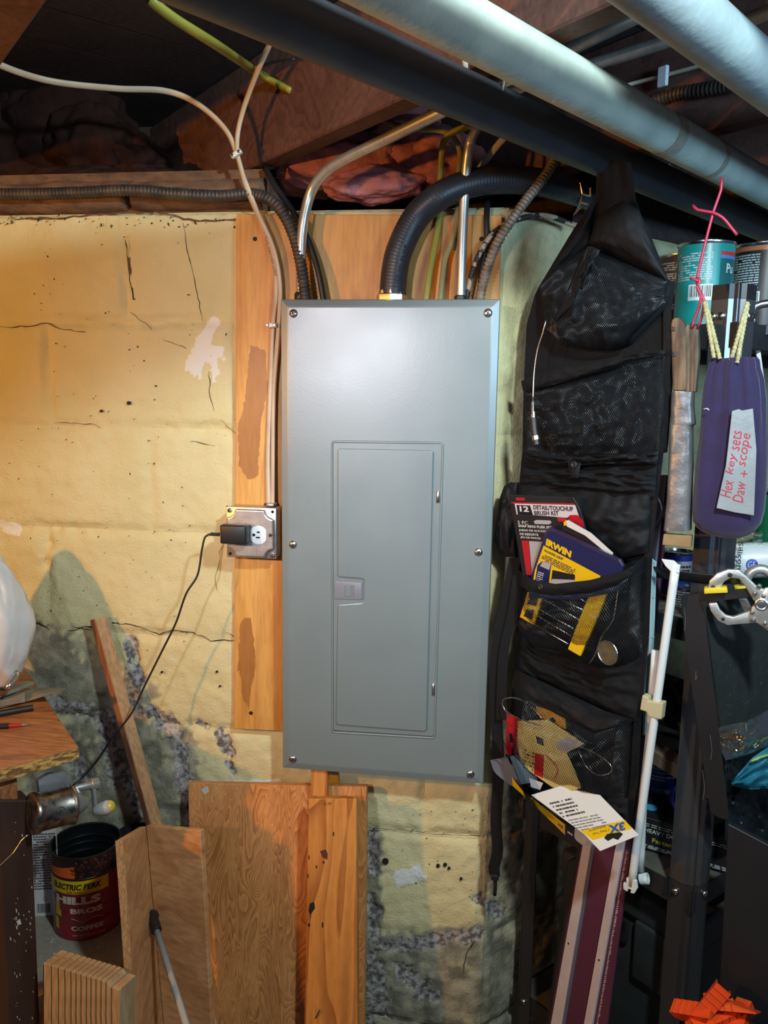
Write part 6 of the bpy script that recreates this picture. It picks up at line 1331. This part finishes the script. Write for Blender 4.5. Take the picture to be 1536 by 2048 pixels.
card('tool_picture', K4, [(1075, 1130), (1085, 1122), (1102, 1130), (1096, 1180), (1068, 1180)], .0003, 'pack_navy', b4, .0010); card('socket_picture', K4, [(1080, 1132), (1086, 1122), (1102, 1128), (1098, 1140)], .0003, 'pack_grey', b4, .0014); card('case_picture', K4, [(1105, 1140), (1150, 1150), (1148, 1180), (1100, 1180)], .0003, 'pack_black', b4, .0010); card('socket_picture', K4, [(1104, 1158), (1150, 1160), (1146, 1170), (1100, 1170)], .0003, 'pack_grey', b4, .0014)
bm = NB(); greek(bm, K4, 1076, 1143, (12, 4), (-.9, 4), 6, off=.0015, seed=9, fill=.95); mk('small_print', bm, MAT['pack_white'], b4)['kind'] = 'stuff'
card('blister', K4, [(1086, 1062), (1100, 1052), (1244, 1118), (1250, 1134), (1240, 1126), (1098, 1060), (1066, 1150), (1060, 1150)], .0012, 'clear_blister', b4, .002)
K5 = Pl(EP(1140, 1240, OB + .060), EP.n)
b5 = thing('bit_strip', K5(1150, 1310), 'yellow rail of slim shafts seen through the middle mesh pocket', 'bit set')
card('yellow_rail', K5, [(1180, 1186), (1218, 1176), (1182, 1262), (1160, 1312), (1136, 1298), (1158, 1240)], .004, 'pack_yellow', b5); 
for i, ((xa, ya), (xb, yb)) in enumerate((((1088, 1198), (1158, 1240)), ((1078, 1218), (1148, 1258)), ((1076, 1232), (1142, 1272)), ((1068, 1248), (1136, 1288)), ((1120, 1198), (1166, 1220)), ((1148, 1190), (1172, 1204)))): mk('shaft', tube(NB(), [K5(xa, ya), K5(xb, yb)], .0013, seg=8, smooth=False), MAT['zinc'], b5, smooth=True)
card('clip_frame', K5, [(1055, 1184), (1086, 1188), (1067, 1250), (1040, 1234)], .003, 'pack_yellow', b5); card('clip_window', K5, [(1060, 1196), (1076, 1197), (1072, 1212), (1054, 1208)], .0004, 'pack_black', b5, .0004); card('clip_window', K5, [(1054, 1218), (1068, 1220), (1064, 1240), (1047, 1232)], .0004, 'pack_black', b5, .0004)
d5 = thing('pocket_disc', K5(1215, 1320), 'round brassy disc at the bottom right of the middle mesh pocket', 'disc')
mat('disc_olive', (.20, .17, .10), (.12, .10, .06), rough=.35, scale=60, metal=.5)
mk('disc', bev(lathe(NB(), [(.019, -.002), (.0195, .002)], axis(K5(1215, 1306, .004), EP.n), 28), .0006, 1), MAT['disc_olive'], d5, ang=40); mk('rim', tube(NB(), [K5(1215, 1306, .006) + (V_ * math.cos(q) + Z_ * math.sin(q)) * .019 for q in [2 * PI * i / 26 for i in range(27)]], .0012, seg=6, smooth=False), MAT['zinc'], d5)
run('pocket_wire', [(K5(1236, 1180),), (K5(1226, 1240, .006),), (K5(1205, 1270, .006),), (K5(1190, 1310, .004),), (K5(1178, 1328),)], .0011, 'zinc', 'thin looped wire in the middle mesh pocket right of the yellow rail', 'wire', seg=6)
# ---------------------------------------------------------------- things in the lowest pocket
K6 = Pl(EP(1110, 1510, OB + .050), EP.n); K7 = Pl(EP(1110, 1510, OB + .060), EP.n)
b6 = card('red_card', K6, [(1014, 1428), (1040, 1440), (1036, 1518), (1010, 1506)], .002, 'pack_red'); tag(b6, 'red carded item at the left of the lowest mesh pocket', 'package'); card('dark_patch', K6, [(1018, 1468), (1024, 1466), (1026, 1484), (1020, 1486)], .0003, 'pack_black', b6, .0004)
mat('card_yellow', (.66, .56, .20), (.58, .48, .16), rough=.5, scale=30); mat('card_gold', (.70, .42, .03), rough=.45)
b7 = card('gold_card', K6, [(1072, 1412), (1096, 1420), (1130, 1438), (1132, 1458), (1098, 1446), (1074, 1428)], .002, 'card_gold'); tag(b7, 'orange yellow card showing at the top of the lowest mesh pocket', 'package'); card('dark_patch', K6, [(1098, 1436), (1106, 1434), (1112, 1444), (1104, 1446)], .0003, 'pack_black', b7, .0004)
b8 = card('saw_card', K7, [(1036, 1442), (1096, 1440), (1132, 1464), (1168, 1488), (1132, 1506), (1150, 1546), (1162, 1576), (1136, 1584), (1104, 1574), (1056, 1540), (1040, 1520), (1034, 1480)], .002, 'card_yellow'); tag(b8, 'large pale yellow card with red shapes seen through the lowest mesh pocket', 'package')
card('grey_picture', K7, [(1112, 1484), (1138, 1474), (1166, 1488), (1132, 1504), (1116, 1500)], .0003, 'pack_grey', b8, .0004); card('red_handle', K7, [(1070, 1506), (1088, 1510), (1086, 1556), (1068, 1548)], .0003, 'pack_red', b8, .0004); card('black_knob', K7, [(1072, 1472), (1086, 1478), (1088, 1492), (1074, 1486)], .0003, 'pack_black', b8, .0004)
bm = NB()
tube(bm, [K7(1090, 1508, .001), K7(1108, 1526, .001), K7(1116, 1540, .001), K7(1110, 1556, .001)], .0009, seg=5); mk('red_line', bm, MAT['pack_red'], b8)
bm = NB(); greek(bm, K7, 1046, 1498, (24, 8), (.2, 7), 6, off=.0006, seed=12, fill=.5); mk('small_print', bm, MAT['print_black'], b8)['kind'] = 'stuff'
card('white_edge', K7, [(1058, 1556), (1086, 1566), (1080, 1580), (1062, 1574)], .0003, 'pack_white', b8, .0004)
for lab, pts in (('oval wire loop at the upper left of the lowest mesh pocket', [(1086, 1440), (1060, 1410), (1030, 1396), (1006, 1400), (1010, 1420), (1040, 1438), (1082, 1452)]), ('oval wire loop at the right of the lowest mesh pocket', [(1162, 1494), (1190, 1506), (1220, 1528), (1222, 1544), (1196, 1550), (1170, 1530), (1158, 1502)])):
    run('wire_loop', [(K7(x, y, .006),) for x, y in pts], .0011, 'zinc', lab, 'wire', seg=6)
# telescoping pick-up tool tucked behind the second pocket
K8 = Pl(EP(1080, 800, OB + .070), EP.n)
pk = thing('pickup_tool', K8(1074, 905), 'flexible magnetic pickup tool with chrome and black handle at the left of the organizer', 'tool')
mk('flex_shaft', tube(NB(), [K8(1092, 640), K8(1086, 665), K8(1075, 700), K8(1068, 750), K8(1066, 806)], .0013, seg=8), MAT['zinc'], pk, smooth=True)
mk('spring', tube(NB(), [K8(1066, 804), K8(1066, 826)], .0030, seg=10, fn=ribs(.0025, .2), step=.0006), MAT['zinc'], pk, smooth=True)
mk('ferrule', lathe(NB(), [(.0052, 0), (.0032, .011)], axis(K8(1067, 836), (0, 0, 1)), 16), MAT['zinc'], pk, ang=40)
mk('handle', tube(NB(), [K8(1067, 835), K8(1069, 860), K8(1074, 890)], .0068, seg=14, smooth=False), MAT['black_plastic'], pk, smooth=True, ang=50)
mk('chrome_band', tube(NB(), [K8(1072, 872, .0), K8(1073.5, 880, .0)], .0074, seg=14, smooth=False), MAT['zinc'], pk, smooth=True, ang=50)
# ---------------------------------------------------------------- sanding belt pack pushed through below the organizer
SPk = Pl(EP(1140, 1610, OB + .075), EP.n + Z_ * .9 - V_ * .0)
mat('belt_grey', (.10, .12, .15), rough=.7, scale=200); mat('belt_pale', (.42, .44, .46), rough=.7); mat('sleeve_white', (.70, .70, .68), rough=.45); mat('ink_blue2', (.02, .09, .42), rough=.4)
sb_ = thing('sanding_belt_pack', SPk(1200, 1660), 'sanding belts in a yellow and white paper sleeve pushed under the organizer', 'package')
FS = Pl(EP(1140, 1610, OB + .082), EP.n - Z_ * .25)
mk('sleeve_top', bev(pxprism(NB(), SPk, [(1062, 1590), (1120, 1572), (1200, 1590), (1278, 1670), (1200, 1702), (1168, 1668)], .0012), .0002, 1), MAT['sleeve_white'], sb_)
card('yellow_patch', SPk, [(1160, 1660), (1250, 1640), (1264, 1657), (1186, 1680)], .0003, 'pack_yellow', sb_, .0004)
ptext('lettering', [('3X', (1247, 1640), (1214, 1648), -15, {'bold': .06})], MAT['ink_blue2'], sb_, SPk, .0008) if False else None
ptext('lettering', [('3X', (1248, 1643), (1216, 1651), 17, {'bold': .05})], MAT['ink_blue2'], sb_, SPk, .0008)
ptext('lettering', [('3 Times Total', (1218, 1657), (1186, 1666), 5, {})], MAT['print_black'], sb_, SPk, .0008); ptext('lettering', [('Performance', (1210, 1650), (1178, 1660), 5, {})], MAT['print_black'], sb_, SPk, .0008)
bm = NB(); greek(bm, SPk, 1136, 1640, (60, -12), (5.0, 5.0), 5, off=.0006, seed=4, fill=.9); mk('small_print', bm, MAT['print_grey'], sb_)['kind'] = 'stuff'
bm = NB(); greek(bm, SPk, 1098, 1606, (44, -10), (6.5, 6.5), 5, off=.0006, seed=7, fill=.8); mk('small_print', bm, MAT['print_black'], sb_)['kind'] = 'stuff'
mk('hang_hole', bev(pxprism(NB(), SPk, [(1208, 1676), (1214, 1668), (1240, 1664), (1246, 1668), (1236, 1680), (1226, 1676), (1216, 1682)], .0003, .0006), .0001, 1), MAT['black_hole'], sb_)
mk('sleeve_front', bev(pxprism(NB(), FS, [(1062, 1596), (1130, 1650), (1130, 1670), (1064, 1606)], .0012), .0002, 1), MAT['pack_yellow'], sb_)
mk('sleeve_front', bev(pxprism(NB(), FS, [(1024, 1556), (1046, 1584), (1050, 1594), (1025, 1572)], .0012), .0002, 1), MAT['pack_yellow'], sb_)
card('navy_band', FS, [(1130, 1650), (1152, 1666), (1150, 1688), (1130, 1670)], .0012, 'pack_navy', sb_); card('white_dash', FS, [(1135, 1662), (1145, 1669), (1145, 1672), (1135, 1665)], .0003, 'sleeve_white', sb_, .0006)
ptext('lettering', [('3X', (1126, 1653), (1115, 1644), 6, {'bold': .04})], MAT['ink_blue2'], sb_, FS, .0006)
def loop(name, pts, w, m):
    p = [EP(x, y, OB + .072) for x, y in pts]; q = spline(p + [p[0]], .004); bm = NB(); d = (EP.n * .1 - U_ * 0 + V_ * .0 + Z_ * .0)
    d = (SPk(1120, 1580) - SPk(1062, 1590)).normalized() * w; g = [(bm.verts.new(a), bm.verts.new(a + d)) for a in q]
    for a, b in zip(g, g[1:]): bm.faces.new((a[0], a[1], b[1], b[0]))
    bmesh.ops.recalc_face_normals(bm, faces=bm.faces[:]); bmesh.ops.solidify(bm, geom=bm.faces[:], thickness=.0014); return mk(name, bm, MAT[m], sb_, smooth=True, ang=60)
loop('belt_end', [(981, 1520), (990, 1544), (1010, 1562), (1026, 1572), (1020, 1552), (1008, 1532), (994, 1520)], .05, 'belt_grey')
loop('belt_end', [(1150, 1656), (1150, 1676), (1162, 1688), (1170, 1692), (1172, 1680), (1166, 1668)], .03, 'belt_pale')
# ---------------------------------------------------------------- long maroon guide rail leaning behind the organizer
GR = P3(EP(1205, 1690, .055), EP(1320, 1000, .012), EP(1240, 1690, .055))
rail_maroon = mat('rail_maroon', (.105, .028, .062), (.085, .022, .052), rough=.4, scale=10); mat('rail_pale', (.60, .52, .54), (.52, .45, .48), rough=.45, scale=30); mat('rail_strip', (.12, .11, .16), rough=.5)
def lx(xb, xm, xt, y):                       # the rail's long lines: px at y=2048, 1690 and 950
    return xb + (xm - xb) * (2048 - y) / 358 if y > 1690 else xm + (xt - xm) * (1690 - y) / 740
def lane(a, b, y0=2330, y1=950): return [(lx(*a, y0), y0), (lx(*b, y0), y0), (lx(*b, 1690), 1690), (lx(*b, y1), y1), (lx(*a, y1), y1), (lx(*a, 1690), 1690)]
gr = thing('guide_rail', GR(1140, 2330), 'long maroon metal guide rail with pale ribs leaning under the organizer', 'rail')
mk('base_plate', bev(pxprism(NB(), GR, lane((1096, 1160, 1256), (1214, 1262, 1342)), .005), .0008, 1), MAT['rail_maroon'], gr)
LE = (1104, 1167, 1264)
mk('rib', bev(pxprism(NB(), GR, lane((1101, 1165, 1262), (1122, 1182, 1278)), .006, .006), .0008, 1), MAT['rail_pale'], gr)
mk('rib', bev(pxprism(NB(), GR, lane((1167, 1231, 1316), (1184, 1247, 1330)), .006, .006), .0008, 1), MAT['rail_pale'], gr)
mk('rib_flank', pxprism(NB(), GR, lane((1122, 1182, 1278), (1130, 1190, 1285)), .003, .003), MAT['rail_strip'], gr)
mk('rubber_edge', pxprism(NB(), GR, lane((1091, 1156, 1252), (1097, 1161, 1257)), .006, .001), MAT['black_satin'], gr)
bm = NB(); rn = random.Random(3); y = 1700
while y < 2060:
    x = lx(1193, 1254, 1334, y); w = rn.choice((2, 3, 4)); pxprism(bm, GR, [(x, y), (x + w, y - .6), (x + w, y + 1.2), (x, y + 1.8)], .0003, .0004); y += rn.choice((3.2, 3.2, 4.2))
mk('scale_marks', bm, MAT['rail_pale'], gr)['kind'] = 'stuff'
for (x, y) in ((1137, 1887), (1198, 1920)): mk('hole', lathe(NB(), [(.0018, 0), (.0018, .0006)], axis(GR(x, y, .0064), GR.n), 10), MAT['black_hole'], gr)
# ---------------------------------------------------------------- white rods taped together
WP = Pl(F - U_ * .075 + V_ * .03, (-.6, -.9, 0))
rod = thing('curtain_rod', WP(1262, 1785), 'white metal rod with forked end leaning in front of the shelf post', 'rod')
mat('rod_white', (.72, .78, .80), rough=.32, coat=.2); mat('masking_tape', (.52, .48, .30), rough=.7)
mk('rod_tube', tube(NB(), [WP(1352, 1128), WP(1300, 1500), WP(1263, 1770)], .0068, seg=18, step=.03), MAT['rod_white'], rod, smooth=True)
mk('flat_hook', bev(pxprism(NB(), WP, [(1322, 1118), (1346, 1121), (1354, 1128), (1358, 1146), (1344, 1146), (1330, 1132)], .004, .006), .0008, 1), MAT['rod_white'], rod)
mk('forked_end', bev(pxprism(NB(), WP, [(1252, 1756), (1272, 1762), (1274, 1778), (1268, 1788), (1260, 1786), (1262, 1780), (1256, 1778), (1254, 1784), (1246, 1778), (1246, 1766), (1252, 1768)], .006, .006), .0008, 1), MAT['rod_white'], rod)
rod2 = thing('curtain_rod', WP(1284, 1762), 'second white rod ending in an open ring behind the forked one', 'rod')
WQ = Pl(WP.p - WP.n * .022, WP.n)
mk('rod_tube', tube(NB(), [WQ(1312, 1300), WQ(1300, 1470), WQ(1286, 1600), WQ(1280, 1740)], .0072, seg=18, step=.03), MAT['rod_white'], rod2, smooth=True)
mk('ring_end', bev(lathe(NB(), [(.006, 0), (.0095, 0), (.0095, .014), (.006, .014), (.006, 0)], axis(WQ(1280, 1757), (.85, -.35, .3)), 20, caps=False), .0006, 1), MAT['rod_white'], rod2, ang=40)
WB = Pl(WP.p - WP.n * .036, WP.n)
fl = thing('ribbed_strip', WB(1290, 1420), 'pale blue ribbed plastic strip standing between organizer and white rod', 'strip'); mat('strip_blue', (.34, .56, .62), rough=.35)
mk('strip_body', bev(pxprism(NB(), WB, [(1296, 1112), (1312, 1124), (1304, 1400), (1296, 1470), (1284, 1470), (1290, 1300)], .003), .0005, 1), MAT['strip_blue'], fl)
for y in (1192, 1272, 1352): mk('band', pxprism(NB(), WB, [(1288, y), (1309, y + 1), (1309, y + 4), (1288, y + 3)], .0012, .001), MAT['strip_blue'], fl)
mk('inner_rib', pxprism(NB(), WB, [(1302, 1130), (1305, 1130), (1297, 1460), (1294, 1460)], .0012, .0014), MAT['tin_white'], fl)
tpw = Pl(WP.p + WP.n * .0085, WP.n)
mk('tape_wrap', bev(pxprism(NB(), tpw, [(1284, 1390), (1298, 1396), (1296, 1402), (1326, 1406), (1322, 1440), (1297, 1434), (1292, 1424), (1279, 1420)], .016), .004, 2), MAT['masking_tape'], rod)
